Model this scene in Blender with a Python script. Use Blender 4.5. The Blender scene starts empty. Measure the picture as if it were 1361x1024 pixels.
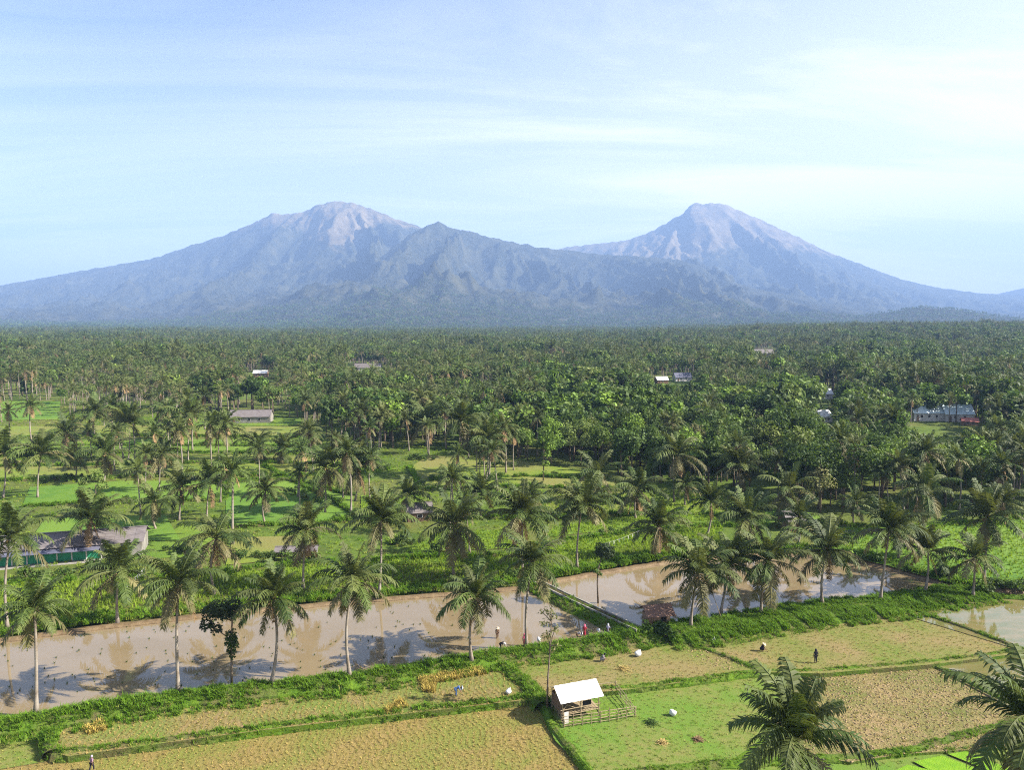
import bpy, math, random
import numpy as np
from mathutils import Vector, Matrix

random.seed(7)
rng = np.random.default_rng(11)
R = math.radians
sc = bpy.context.scene
col = sc.collection

# ------------------------------------------------------------------ camera, sky, sun, exposure
CAM_H, F, CX, CY, HZ = 46.0, 1000.0, 680.5, 512.0, 430.0
TH = math.atan((CY - HZ) / F)
CT, ST = math.cos(TH), math.sin(TH)
cam = bpy.data.objects.new("camera", bpy.data.cameras.new("camera"))
col.objects.link(cam)
cam.location = (0, 0, CAM_H)
cam.rotation_euler = (math.pi / 2 - TH, 0, 0)
cam.data.sensor_width = 36
cam.data.lens = 36 * F / 1361
cam.data.clip_start = 0.5
cam.data.clip_end = 90000
sc.camera = cam

SUN_EL, SUN_AZ = R(36), R(97)          # azimuth clockwise from the view direction (+Y)
world = bpy.data.worlds.new("World")
sc.world = world
world.use_nodes = True
wt = world.node_tree
wt.nodes.clear()
SKY_STRENGTH = 0.05
sun = bpy.data.objects.new("sun", bpy.data.lights.new("sun", "SUN"))
col.objects.link(sun)
sun.data.energy = 5.0
sun.data.angle = R(0.5)
sun.data.color = (1.0, 0.93, 0.82)
sd = Vector((math.sin(SUN_AZ) * math.cos(SUN_EL), math.cos(SUN_AZ) * math.cos(SUN_EL), math.sin(SUN_EL)))
sun.rotation_euler = sd.to_track_quat("Z", "Y").to_euler()
sc.view_settings.view_transform = "Standard"
sc.view_settings.look = "None"
sc.view_settings.gamma = 1
sc.view_settings.use_curve_mapping = False
sc.view_settings.exposure = 1.9
sc.render.engine = "CYCLES"
sc.cycles.max_bounces = 6
sc.cycles.diffuse_bounces = 2
sc.cycles.glossy_bounces = 2
sc.cycles.transmission_bounces = 3
sc.cycles.volume_bounces = 0
sc.cycles.use_denoising = False
sc.cycles.filter_width = 1.1


class NT:
    """small helper for node trees"""
    def __init__(s, tree): s.t = tree
    def n(s, typ, **kw):
        nd = s.t.nodes.new(typ)
        for k, v in kw.items():
            if k.startswith("i_"):
                key = k[2:]
                key = int(key) if key.isdigit() else key.replace("__", " ")
                nd.inputs[key].default_value = v
            else:
                setattr(nd, k, v)
        return nd
    def l(s, a, b): s.t.links.new(a, b)
    def ramp(s, src, stops):
        r = s.n("ShaderNodeValToRGB")
        e = r.color_ramp.elements
        while len(e) < len(stops): e.new(0.5)
        for k, (p, c) in enumerate(stops):
            e[k].position = p
            e[k].color = (c, c, c, 1) if not isinstance(c, (tuple, list)) else (*c[:3], 1)
        s.l(src, r.inputs[0])
        return r.outputs[0]
    def mix(s, f, a, b, mode="MIX"):
        m = s.n("ShaderNodeMix", data_type="RGBA", blend_type=mode)
        if isinstance(f, (int, float)): m.inputs[0].default_value = f
        else: s.l(f, m.inputs[0])
        for k, v in ((6, a), (7, b)):
            if isinstance(v, (tuple, list)): m.inputs[k].default_value = (*v[:3], 1)
            else: s.l(v, m.inputs[k])
        return m.outputs[2]
    def math(s, op, a, b=0.0):
        m = s.n("ShaderNodeMath", operation=op)
        for k, v in ((0, a), (1, b)):
            if isinstance(v, (int, float)): m.inputs[k].default_value = v
            else: s.l(v, m.inputs[k])
        return m.outputs[0]
    def noise(s, vec, scale, detail=4, rough=0.55, dist=0.0):
        n = s.n("ShaderNodeTexNoise")
        n.inputs["Scale"].default_value = scale
        n.inputs["Detail"].default_value = detail
        n.inputs["Roughness"].default_value = rough
        n.inputs["Distortion"].default_value = dist
        s.l(vec, n.inputs["Vector"])
        return n.outputs["Fac"]
    def mapping(s, vec, scale=(1, 1, 1), rot=(0, 0, 0)):
        m = s.n("ShaderNodeMapping")
        m.inputs["Scale"].default_value = scale
        m.inputs["Rotation"].default_value = rot
        s.l(vec, m.inputs["Vector"])
        return m.outputs[0]


w = NT(wt)
sky = w.n("ShaderNodeTexSky", sky_type="NISHITA", sun_disc=False, sun_elevation=SUN_EL, sun_rotation=SUN_AZ,
          altitude=300, air_density=1.0, dust_density=1.4, ozone_density=1.6)
tc = w.n("ShaderNodeTexCoord")
sep = w.n("ShaderNodeSeparateXYZ")
w.l(tc.outputs["Generated"], sep.inputs[0])
zz = w.math("ADD", w.math("MAXIMUM", sep.outputs["Z"], 0.0), 0.12)
comb = w.n("ShaderNodeCombineXYZ")                       # high cloud sheet seen in perspective
w.l(w.math("DIVIDE", sep.outputs["X"], zz), comb.inputs[0])
w.l(w.math("DIVIDE", sep.outputs["Y"], zz), comb.inputs[1])
cv = w.mapping(comb.outputs[0], (0.33, 0.9, 1), (0, 0, R(-14)))
c1 = w.noise(cv, 1.15, 9, 0.62, 0.9)
c2 = w.noise(w.mapping(comb.outputs[0], (0.25, 0.4, 1), (0, 0, R(10))), 0.8, 3, 0.5, 0.3)
cl = w.math("MULTIPLY", w.ramp(c1, [(0.44, 0.0), (0.70, 1.0)]), w.ramp(c2, [(0.36, 0.1), (0.66, 1.0)]))
veil = w.math("MULTIPLY", w.ramp(w.math("ADD", w.math("ADD", w.math("MULTIPLY", sep.outputs["X"], 0.28), 0.46), w.math("MULTIPLY", w.math("MAXIMUM", sep.outputs["Z"], 0.0), -1.0)), [(0.0, 0.0), (0.5, 1.0)]), 0.85)
veil = w.math("ADD", veil, w.math("MULTIPLY", w.ramp(c2, [(0.35, 0.0), (0.7, 1.0)]), 0.12))     # thin high veil, thicker towards the sun's side
cl = w.math("ADD", w.math("MULTIPLY", cl, 0.75), w.math("MULTIPLY", veil, 0.8))
skyc = w.mix(w.math("MINIMUM", cl, 0.9), sky.outputs[0], (10.4, 9.8, 10.2))
bg = w.n("ShaderNodeBackground", i_Strength=SKY_STRENGTH)
w.l(skyc, bg.inputs["Color"])
out = w.n("ShaderNodeOutputWorld")
w.l(bg.outputs[0], out.inputs[0])


# ------------------------------------------------------------------ helpers
def ray(px, py):
    a = CY - py
    return (px - CX, F * CT + a * ST, -F * ST + a * CT)

def P(px, py, z=0.0):
    dx, dy, dz = ray(px, py)
    t = (z - CAM_H) / dz
    return Vector((dx * t, dy * t, z))

def PD(px, py, y):
    dx, dy, dz = ray(px, py)
    t = y / dy
    return Vector((dx * t, y, CAM_H + dz * t))

def proj(x, y, z):
    dz = z - CAM_H
    dep = y * CT - dz * ST
    up = y * ST + dz * CT
    return CX + F * x / dep, CY - F * up / dep

def vco(x, y): return y - 0.3 * x

def zg(x, y):
    """height of the ground sheet: paddies step up away from the camera"""
    v = vco(np.asarray(x, float), np.asarray(y, float))
    return np.interp(v, [60, 94, 105, 107, 131, 136, 436, 600], [-1.6, -1.5, -0.8, -0.7, -0.7, 0.6, 4.2, 5.0])

def PG(px, py):
    z = 0.0
    for _ in range(12):
        p = P(px, py, z)
        z = float(zg(p.x, p.y))
    p.z = z
    return p

def link(o, parent=None):
    col.objects.link(o)
    if parent is not None: o.parent = parent
    return o

def tag(o, label=None, cat=None, group=None, kind=None):
    if label: o["label"] = label
    if cat: o["category"] = cat
    if group: o["group"] = group
    if kind: o["kind"] = kind
    return o

def empty(name, loc, rz=0.0):
    o = bpy.data.objects.new(name, None)
    o.empty_display_size = 0.3
    o.location = loc
    o.rotation_euler = (0, 0, rz)
    return link(o)

def add_obj(name, mesh, parent=None, loc=(0, 0, 0), rot=(0, 0, 0), scale=None):
    o = bpy.data.objects.new(name, mesh)
    o.location = loc
    o.rotation_euler = rot
    if scale is not None: o.scale = (scale,) * 3 if isinstance(scale, (int, float)) else scale
    return link(o, parent)


class MB:
    """collects verts and faces, then links them as one mesh object"""
    def __init__(s): s.v, s.f, s.m, s.t = [], [], [], []
    def face(s, pts, mat=0, tint=0.5):
        b = len(s.v)
        s.v.extend([tuple(p) for p in pts])
        s.f.append(tuple(range(b, b + len(pts))))
        s.m.append(mat); s.t.append(tint)
    def box(s, c, size, rz=0.0, mat=0, M=None):
        x, y, z = (k / 2 for k in size)
        m = Matrix.Translation(c) @ Matrix.Rotation(rz, 4, "Z") if M is None else M
        p = [m @ Vector((i * x, j * y, k * z)) for k in (-1, 1) for j in (-1, 1) for i in (-1, 1)]
        b = len(s.v); s.v.extend([tuple(q) for q in p])
        for f in ((0, 2, 3, 1), (4, 5, 7, 6), (0, 1, 5, 4), (2, 6, 7, 3), (0, 4, 6, 2), (1, 3, 7, 5)):
            s.f.append(tuple(b + k for k in f)); s.m.append(mat); s.t.append(0.5)
    def tube(s, pts, radii, n=7, mat=0, cap=True):
        pts = [Vector(p) for p in pts]
        b = len(s.v)
        for i, p in enumerate(pts):
            d = (pts[min(i + 1, len(pts) - 1)] - pts[max(i - 1, 0)]).normalized()
            a = d.cross(Vector((0.31, 0.95, 0.02)))
            if a.length < 0.1: a = d.cross(Vector((1, 0, 0)))
            a.normalize(); c = d.cross(a)
            for k in range(n):
                q = 2 * math.pi * k / n
                s.v.append(tuple(p + (a * math.cos(q) + c * math.sin(q)) * radii[i]))
        for i in range(len(pts) - 1):
            for k in range(n):
                s.f.append((b + i * n + k, b + i * n + (k + 1) % n, b + (i + 1) * n + (k + 1) % n, b + (i + 1) * n + k))
                s.m.append(mat); s.t.append(0.5)
        if cap:
            s.f.append(tuple(b + k for k in range(n))[::-1]); s.m.append(mat); s.t.append(0.5)
            s.f.append(tuple(b + (len(pts) - 1) * n + k for k in range(n))); s.m.append(mat); s.t.append(0.5)
    def ball(s, c, r, n=8, m=6, mat=0):
        c = Vector(c); rx, ry, rz_ = (r, r, r) if isinstance(r, (int, float)) else r
        b = len(s.v)
        for i in range(m + 1):
            th = math.pi * i / m
            for k in range(n):
                ph = 2 * math.pi * k / n
                s.v.append((c.x + rx * math.sin(th) * math.cos(ph), c.y + ry * math.sin(th) * math.sin(ph), c.z + rz_ * math.cos(th)))
        for i in range(m):
            for k in range(n):
                s.f.append((b + i * n + k, b + (i + 1) * n + k, b + (i + 1) * n + (k + 1) % n, b + i * n + (k + 1) % n)); s.m.append(mat); s.t.append(0.5)
    def mesh(s, name, mats, smooth=False):
        me = bpy.data.meshes.new(name)
        me.from_pydata(s.v, [], s.f)
        for m in (mats if isinstance(mats, (list, tuple)) else [mats]): me.materials.append(m)
        me.polygons.foreach_set("material_index", s.m)
        a = me.attributes.new("tint", "FLOAT", "FACE")
        a.data.foreach_set("value", s.t)
        if smooth: me.polygons.foreach_set("use_smooth", [True] * len(s.f))
        me.update()
        return me
    def build(s, name, mats, parent=None, smooth=False, loc=(0, 0, 0), rz=0.0):
        return add_obj(name, s.mesh(name, mats, smooth), parent, loc, (0, 0, rz))


def grid_mesh(name, V, nr, nc, mat, smooth=True):
    """V: (nr*nc,3) -> quad sheet"""
    i = np.arange(nr - 1)[:, None] * nc + np.arange(nc - 1)[None, :]
    q = np.stack([i, i + 1, i + nc + 1, i + nc], -1).reshape(-1, 4)
    me = bpy.data.meshes.new(name)
    me.vertices.add(len(V)); me.vertices.foreach_set("co", V.astype(np.float32).ravel())
    me.loops.add(q.size); me.loops.foreach_set("vertex_index", q.ravel().astype(np.int32))
    me.polygons.add(len(q))
    me.polygons.foreach_set("loop_start", (np.arange(len(q)) * 4).astype(np.int32))
    me.polygons.foreach_set("loop_total", np.full(len(q), 4, np.int32))
    if smooth: me.polygons.foreach_set("use_smooth", np.ones(len(q), bool))
    me.materials.append(mat)
    me.update(calc_edges=True)
    me.validate()
    return me


_perm = np.random.default_rng(5).permutation(256)
_ang = np.random.default_rng(6).random(256) * 2 * np.pi

def gnoise(x, y, seed=0):
    xi, yi = np.floor(x).astype(int), np.floor(y).astype(int)
    xf, yf = x - xi, y - yi
    def g(ix, iy, fx, fy):
        h = _ang[_perm[(_perm[(ix + seed * 17) & 255] + iy) & 255]]
        return np.cos(h) * fx + np.sin(h) * fy
    u, v = xf ** 3 * (xf * (xf * 6 - 15) + 10), yf ** 3 * (yf * (yf * 6 - 15) + 10)
    a = g(xi, yi, xf, yf) * (1 - u) + g(xi + 1, yi, xf - 1, yf) * u
    b = g(xi, yi + 1, xf, yf - 1) * (1 - u) + g(xi + 1, yi + 1, xf - 1, yf - 1) * u
    return (a * (1 - v) + b * v) * 1.5

def fbm(x, y, o=4, seed=0):
    s, a = 0, 0.5
    for k in range(o):
        s = s + a * gnoise(x * 2 ** k, y * 2 ** k, seed + k); a *= 0.5
    return s

def ridged(x, y, o=4, seed=0):
    s, a, wgt = 0, 0.5, 1.0
    for k in range(o):
        r = 1 - np.abs(gnoise(x * 2 ** k, y * 2 ** k, seed + k)) * 1.6
        r = np.clip(r, 0, 1) ** 2 * wgt
        s = s + a * r; a *= 0.5; wgt = np.clip(r * 1.6, 0.15, 1)
    return s


# ------------------------------------------------------------------ materials
def new_mat(name):
    m = bpy.data.materials.new(name)
    m.use_nodes = True
    m.node_tree.nodes.clear()
    t = NT(m.node_tree)
    o = t.n("ShaderNodeOutputMaterial")
    return m, t, o

KA = 0.70      # base colour scale of ground and leaves
def dim(c): return tuple(k * KA for k in c) if c else c
def surf(name, ca, cb, scale=1.0, rough=0.85, bump=0.0, bscale=None, spec=0.3, detail=5, cc=None, cscale=0.1, lo=0.38, hi=0.62, metal=0.0,
         coords="pos", stretch=(1, 1, 1)):
    if metal == 0.0 and "paint" not in name and "sheet" not in name: ca, cb, cc = dim(ca), dim(cb), dim(cc)
    m, t, o = new_mat(name)
    vec = t.n("ShaderNodeNewGeometry").outputs["Position"] if coords == "pos" else t.n("ShaderNodeTexCoord").outputs["Object"]
    v2 = t.mapping(vec, stretch, (0, 0, R(17))) if stretch != (1, 1, 1) else vec
    c = t.mix(t.ramp(t.noise(v2, scale, detail, 0.6), [(lo, 0.0), (hi, 1.0)]), ca, cb)
    if cc: c = t.mix(t.ramp(t.noise(vec, cscale, 4, 0.55, 0.4), [(0.42, 0.0), (0.62, 1.0)]), c, cc)
    b = t.n("ShaderNodeBsdfPrincipled", i_Roughness=rough, i_Metallic=metal)
    b.inputs["Specular IOR Level"].default_value = spec
    t.l(c, b.inputs["Base Color"])
    if bump:
        bn = t.n("ShaderNodeBump", i_Strength=1.0, i_Distance=bump)
        t.l(t.noise(v2, bscale or scale * 2, 5, 0.65), bn.inputs["Height"])
        t.l(bn.outputs[0], b.inputs["Normal"])
    t.l(b.outputs[0], o.inputs[0])
    return m

def leaf(name, ca, cb, cc=None, rough=0.6, spec=0.2, trans=0.28, tr_col=None, vary=0.7):
    """foliage: colour varies per leaf (tint), per plant (object random) and in patches"""
    m, t, o = new_mat(name)
    at = t.n("ShaderNodeAttribute", attribute_name="tint")
    oi = t.n("ShaderNodeObjectInfo")
    f = t.math("ADD", t.math("MULTIPLY", at.outputs["Fac"], 0.55), t.math("MULTIPLY", oi.outputs["Random"], 0.45))
    c = t.mix(f, ca, cb)
    if cc:
        r2 = t.math("FRACT", t.math("MULTIPLY", oi.outputs["Random"], 7.31))
        c = t.mix(t.ramp(r2, [(0.45, 0.0), (1.0, 1.0)]), c, cc)
    hv = t.n("ShaderNodeHueSaturation")
    r3 = t.math("FRACT", t.math("MULTIPLY", oi.outputs["Random"], 13.7))
    t.l(t.math("ADD", t.math("MULTIPLY", r3, vary), 1.0 - vary * 0.45), hv.inputs["Value"])
    t.l(c, hv.inputs["Color"]); c = hv.outputs[0]
    b = t.n("ShaderNodeBsdfPrincipled", i_Roughness=rough)
    b.inputs["Specular IOR Level"].default_value = spec
    t.l(c, b.inputs["Base Color"])
    tr = t.n("ShaderNodeBsdfTranslucent")
    t.l(t.mix(0.5, c, tr_col or (0.16, 0.24, 0.02)), tr.inputs[0])
    ms = t.n("ShaderNodeMixShader", i_0=trans)
    t.l(b.outputs[0], ms.inputs[1]); t.l(tr.outputs[0], ms.inputs[2])
    t.l(ms.outputs[0], o.inputs[0])
    return m

M = {}
M["ground"] = surf("meadow_ground", (0.075, 0.125, 0.02), (0.13, 0.19, 0.03), 0.35, 0.95, 0.25, 1.5, 0.1, cc=(0.14, 0.15, 0.04), cscale=0.03)
M["soil"] = surf("dark_soil", (0.06, 0.045, 0.025), (0.12, 0.09, 0.045), 1.2, 0.95, 0.15, 3, 0.1)
M["stubble"] = surf("stubble_soil", (0.29, 0.21, 0.10), (0.22, 0.20, 0.06), 1.6, 0.95, 0.12, 5, 0.1, cc=(0.17, 0.22, 0.045), cscale=0.13, stretch=(1, 0.35, 1))
M["stubble_gold"] = surf("golden_stubble_soil", (0.30, 0.22, 0.08), (0.25, 0.20, 0.06), 1.6, 0.95, 0.12, 5, 0.1, cc=(0.21, 0.22, 0.05), cscale=0.16, stretch=(1, 0.35, 1))
M["pasture"] = surf("grazed_grass", (0.22, 0.22, 0.065), (0.16, 0.22, 0.04), 1.1, 0.95, 0.08, 6, 0.1, cc=(0.13, 0.24, 0.03), cscale=0.1)
M["plowed"] = surf("dry_clods", (0.36, 0.26, 0.13), (0.26, 0.22, 0.08), 1.3, 0.95, 0.28, 3.2, 0.1, cc=(0.18, 0.19, 0.055), cscale=0.1)
M["mixed"] = surf("cut_field_grass", (0.21, 0.21, 0.06), (0.15, 0.20, 0.035), 1.0, 0.95, 0.1, 5, 0.1, cc=(0.27, 0.21, 0.09), cscale=0.09)
M["rice_bright"] = surf("bright_rice", (0.13, 0.22, 0.02), (0.19, 0.27, 0.03), 0.8, 0.9, 0.22, 2.6, 0.2, cc=(0.11, 0.20, 0.02), cscale=0.06)
M["rice_vivid"] = surf("vivid_rice", (0.09, 0.20, 0.02), (0.13, 0.24, 0.025), 0.4, 0.9, 0.15, 2.0, 0.2, cc=(0.16, 0.26, 0.03), cscale=0.03)
M["rice_yellow"] = surf("yellow_rice", (0.20, 0.25, 0.03), (0.15, 0.22, 0.025), 0.4, 0.9, 0.15, 2.0, 0.2, cc=(0.22, 0.21, 0.06), cscale=0.04)
M["seedbed"] = surf("seedling_bed", (0.16, 0.34, 0.01), (0.22, 0.40, 0.015), 1.5, 0.9, 0.12, 9, 0.2)
M["bank"] = surf("bank_grass_ground", (0.08, 0.16, 0.015), (0.13, 0.22, 0.02), 0.9, 0.95, 0.2, 3, 0.1, cc=(0.14, 0.13, 0.05), cscale=0.2)
M["mudbank"] = surf("wet_mud_edge", (0.15, 0.10, 0.05), (0.24, 0.17, 0.09), 1.0, 0.7, 0.08, 4, 0.3)
M["concrete"] = surf("weathered_concrete", (0.42, 0.40, 0.35), (0.28, 0.26, 0.22), 1.5, 0.9, 0.02, 9, 0.2)
M["bark_palm"] = surf("palm_bark", (0.30, 0.25, 0.19), (0.20, 0.16, 0.12), 2.0, 0.9, 0.03, 9, 0.15, coords="obj", stretch=(1, 1, 5), cc=(0.38, 0.34, 0.29), cscale=0.6)
M["bark"] = surf("tree_bark", (0.16, 0.12, 0.08), (0.25, 0.20, 0.15), 2.0, 0.9, 0.03, 9, 0.15, coords="obj")
M["frond"] = leaf("palm_leaf", (0.024, 0.048, 0.009), (0.082, 0.112, 0.024), (0.095, 0.108, 0.030), 0.6, 0.22, 0.22, (0.16, 0.17, 0.02))
M["frond_pale"] = leaf("palm_leaf_ageing", (0.075, 0.08, 0.026), (0.165, 0.145, 0.06), None, 0.6, 0.25, 0.2, (0.2, 0.15, 0.04))
M["frond_dead"] = leaf("palm_leaf_dry", (0.17, 0.11, 0.055), (0.27, 0.18, 0.09), None, 0.8, 0.2, 0.12, (0.2, 0.12, 0.04))
M["leaf_a"] = leaf("leaf_dark", (0.024, 0.050, 0.010), (0.062, 0.105, 0.018), (0.06, 0.095, 0.022))
M["leaf_b"] = leaf("leaf_mid", (0.046, 0.090, 0.012), (0.095, 0.155, 0.022), (0.12, 0.15, 0.04))
M["leaf_c"] = leaf("leaf_light", (0.085, 0.15, 0.018), (0.16, 0.24, 0.03), (0.17, 0.20, 0.05))
M["leaf_d"] = leaf("leaf_olive", (0.10, 0.105, 0.035), (0.19, 0.18, 0.07), None)
M["leaf_black"] = leaf("leaf_blackish", (0.012, 0.024, 0.008), (0.032, 0.05, 0.014), None, trans=0.08)
M["grass"] = leaf("grass_blade", (0.064, 0.152, 0.010), (0.136, 0.232, 0.016), (0.112, 0.184, 0.020), 0.7, 0.15, 0.4, (0.22, 0.38, 0.02))
M["grass_dry"] = leaf("dry_grass_blade", (0.288, 0.216, 0.072), (0.400, 0.304, 0.120), (0.256, 0.240, 0.056), 0.8, 0.1, 0.25, (0.3, 0.24, 0.06))
M["grass_short"] = leaf("short_grass_blade", (0.160, 0.208, 0.028), (0.216, 0.256, 0.048), (0.240, 0.224, 0.072), 0.8, 0.1, 0.25, (0.2, 0.28, 0.03))
M["ricegrass"] = leaf("rice_blade", (0.160, 0.248, 0.016), (0.224, 0.304, 0.032), (0.200, 0.272, 0.032), 0.7, 0.15, 0.4, (0.3, 0.45, 0.02))
M["ripe"] = leaf("ripe_rice_blade", (0.288, 0.216, 0.048), (0.368, 0.288, 0.080), None, 0.8, 0.1, 0.2, (0.4, 0.3, 0.06))
M["clod"] = surf("clod_soil", (0.40, 0.30, 0.16), (0.30, 0.22, 0.11), 3.0, 0.95, 0.0, None, 0.1)
M["bamboo"] = surf("weathered_bamboo", (0.42, 0.33, 0.20), (0.30, 0.23, 0.14), 3.0, 0.8, 0.0, None, 0.2, coords="obj")
M["wood"] = surf("brown_timber", (0.16, 0.10, 0.06), (0.24, 0.16, 0.10), 3.0, 0.85, 0.0, None, 0.2, coords="obj")
M["white_sheet"] = surf("white_roof_sheet", (0.62, 0.61, 0.60), (0.50, 0.49, 0.48), 1.5, 0.5, 0.0, None, 0.4, coords="obj")
M["white_paint"] = surf("white_wall_paint", (0.60, 0.58, 0.55), (0.46, 0.44, 0.41), 0.8, 0.85, 0.0, None, 0.2)
M["dull_paint"] = surf("dull_wall_paint", (0.25, 0.235, 0.21), (0.16, 0.15, 0.13), 0.5, 0.9, 0.0, None, 0.2)
M["green_paint"] = surf("green_wall_paint", (0.03, 0.26, 0.13), (0.025, 0.20, 0.10), 1.0, 0.7, 0.0, None, 0.3)
M["grey_sheet"] = surf("grey_roof_sheet", (0.17, 0.15, 0.145), (0.11, 0.095, 0.095), 0.7, 0.7, 0.0, None, 0.3, stretch=(1, 6, 1))
M["dark_sheet"] = surf("blue_grey_roof_sheet", (0.07, 0.075, 0.11), (0.12, 0.12, 0.16), 0.7, 0.6, 0.0, None, 0.3)
M["blue_sheet"] = surf("pale_blue_roof_sheet", (0.50, 0.62, 0.68), (0.58, 0.68, 0.72), 0.7, 0.5, 0.0, None, 0.3)
M["rust_sheet"] = surf("red_roof_sheet", (0.45, 0.16, 0.12), (0.36, 0.13, 0.10), 0.7, 0.7, 0.0, None, 0.3)
M["tile"] = surf("brown_roof_tile", (0.26, 0.16, 0.115), (0.19, 0.115, 0.085), 2.0, 0.9, 0.03, 5, 0.2)
M["brick"] = surf("pale_brick", (0.36, 0.22, 0.14), (0.44, 0.30, 0.20), 3.0, 0.9, 0.02, 9, 0.2)
M["dark"] = surf("interior_shade_colour", (0.02, 0.02, 0.02), (0.035, 0.03, 0.03), 1.0, 0.9)  # near-black colour standing in for the shade inside openings and behind panes
M["sack"] = surf("white_sack_weave", (0.78, 0.78, 0.76), (0.66, 0.66, 0.64), 6.0, 0.8, 0.02, 12, 0.2, coords="obj")
M["skin"] = surf("skin_brown", (0.24, 0.13, 0.075), (0.21, 0.11, 0.065), 5.0, 0.6, 0.0, None, 0.3, coords="obj")
def cloth(n, c): return surf("cloth_" + n, c, tuple(k * 0.8 for k in c), 6.0, 0.9, 0.0, None, 0.1, coords="obj")
M["c_pink"] = cloth("pink", (0.75, 0.16, 0.26)); M["c_red"] = cloth("red", (0.42, 0.04, 0.06)); M["c_blue"] = cloth("blue", (0.10, 0.20, 0.42))
M["c_dark"] = cloth("dark", (0.03, 0.03, 0.04)); M["c_white"] = cloth("white", (0.75, 0.74, 0.74)); M["c_lilac"] = cloth("lilac", (0.52, 0.46, 0.62))
M["c_brown"] = cloth("brown", (0.20, 0.12, 0.07)); M["c_straw"] = cloth("straw", (0.62, 0.52, 0.38)); M["c_grey"] = cloth("grey", (0.34, 0.32, 0.33))
M["c_plum"] = cloth("plum", (0.36, 0.22, 0.30)); M["c_paleblue"] = cloth("pale_blue", (0.42, 0.50, 0.62))

def water_mat(name, ca, cb, scale, cc):
    m, t, o = new_mat(name)
    pos = t.n("ShaderNodeNewGeometry").outputs["Position"]
    c = t.mix(t.ramp(t.noise(t.mapping(pos, (1, 2.2, 1), (0, 0, R(-17))), scale, 5, 0.55, 0.6), [(0.35, 0.0), (0.66, 1.0)]), ca, cb)
    c = t.mix(t.ramp(t.noise(pos, scale * 5, 4, 0.6, 1.0), [(0.58, 0.0), (0.72, 0.6)]), c, cc)
    b = t.n("ShaderNodeBsdfPrincipled", i_Roughness=0.015, i_IOR=1.4)
    b.inputs["Specular IOR Level"].default_value = 1.0
    t.l(c, b.inputs["Base Color"])
    bn = t.n("ShaderNodeBump", i_Strength=0.25, i_Distance=0.007)
    t.l(t.noise(pos, 1.4, 4, 0.6), bn.inputs["Height"])
    t.l(bn.outputs[0], b.inputs["Normal"])
    t.l(b.outputs[0], o.inputs[0])
    return m
M["water"] = water_mat("muddy_water", (0.20, 0.155, 0.095), (0.175, 0.132, 0.072), 0.05, (0.20, 0.14, 0.07))
M["water_green"] = water_mat("weedy_water", (0.17, 0.14, 0.06), (0.11, 0.115, 0.035), 0.25, (0.09, 0.12, 0.03))

# mountain: forest below, dry grass and rock above ("dry" is an attribute of the terrain)
m, t, o = new_mat("mountain_slopes")
pos = t.n("ShaderNodeNewGeometry").outputs["Position"]
at = t.n("ShaderNodeAttribute", attribute_name="dry")
n1 = t.noise(pos, 1 / 26.0, 6, 0.7)
n2 = t.noise(pos, 1 / 260.0, 5, 0.65, 0.5)
forest = t.mix(t.ramp(n1, [(0.36, 0.0), (0.64, 1.0)]), (0.009, 0.013, 0.008), (0.040, 0.041, 0.024))
forest = t.mix(t.ramp(n2, [(0.46, 0.0), (0.68, 0.55)]), forest, (0.085, 0.08, 0.042))
bare = t.mix(t.ramp(t.noise(t.mapping(pos, (1, 1, 0.25)), 1 / 160.0, 7, 0.7), [(0.36, 0.0), (0.64, 1.0)]), (0.078, 0.062, 0.036), (0.175, 0.138, 0.080))
dryf = t.math("ADD", at.outputs["Fac"], t.math("MULTIPLY", t.math("SUBTRACT", n2, 0.5), 0.9))
c = t.mix(t.ramp(dryf, [(0.38, 0.0), (0.60, 1.0)]), forest, bare)
b = t.n("ShaderNodeBsdfPrincipled", i_Roughness=0.95)
b.inputs["Specular IOR Level"].default_value = 0.05
t.l(c, b.inputs["Base Color"])
bn = t.n("ShaderNodeBump", i_Strength=0.7, i_Distance=12.0)
t.l(n1, bn.inputs["Height"]); t.l(bn.outputs[0], b.inputs["Normal"])
t.l(b.outputs[0], o.inputs[0])
M["mountain"] = m

# ------------------------------------------------------------------ terrain
ys = np.concatenate([np.linspace(-80, 70, 8), 70 * (3500 / 70) ** np.linspace(0.01, 1, 170)])
us = np.linspace(-1, 1, 141)
YY = np.repeat(ys[:, None], len(us), 1)
XX = us[None, :] * (150 + 1.05 * np.maximum(YY, 0))
roll = np.interp(YY, [250, 600, 2500], [0, 1.0, 14.0]) * fbm(XX / 300, YY / 300, 3, 3)
rightrise = 20 * np.clip((XX / np.maximum(YY, 1) - 0.12) / 0.35, 0, 1) * np.interp(YY, [500, 900, 1500], [0, 0.0, 1])
def forest_ground(x, y):
    r = np.interp(y, [250, 600, 2500], [0, 1.0, 14.0]) * fbm(x / 300, y / 300, 3, 3)
    rr = 20 * np.clip((x / np.maximum(y, 1) - 0.12) / 0.35, 0, 1) * np.interp(y, [500, 900, 1500], [0, 0.0, 1])
    return zg(x, y) + r + rr
ZZ = zg(XX, YY) + roll + rightrise
g = add_obj("ground", grid_mesh("ground", np.stack([XX, YY, ZZ], -1).reshape(-1, 3), len(ys), len(us), M["ground"]))
g["kind"] = "structure"

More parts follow.
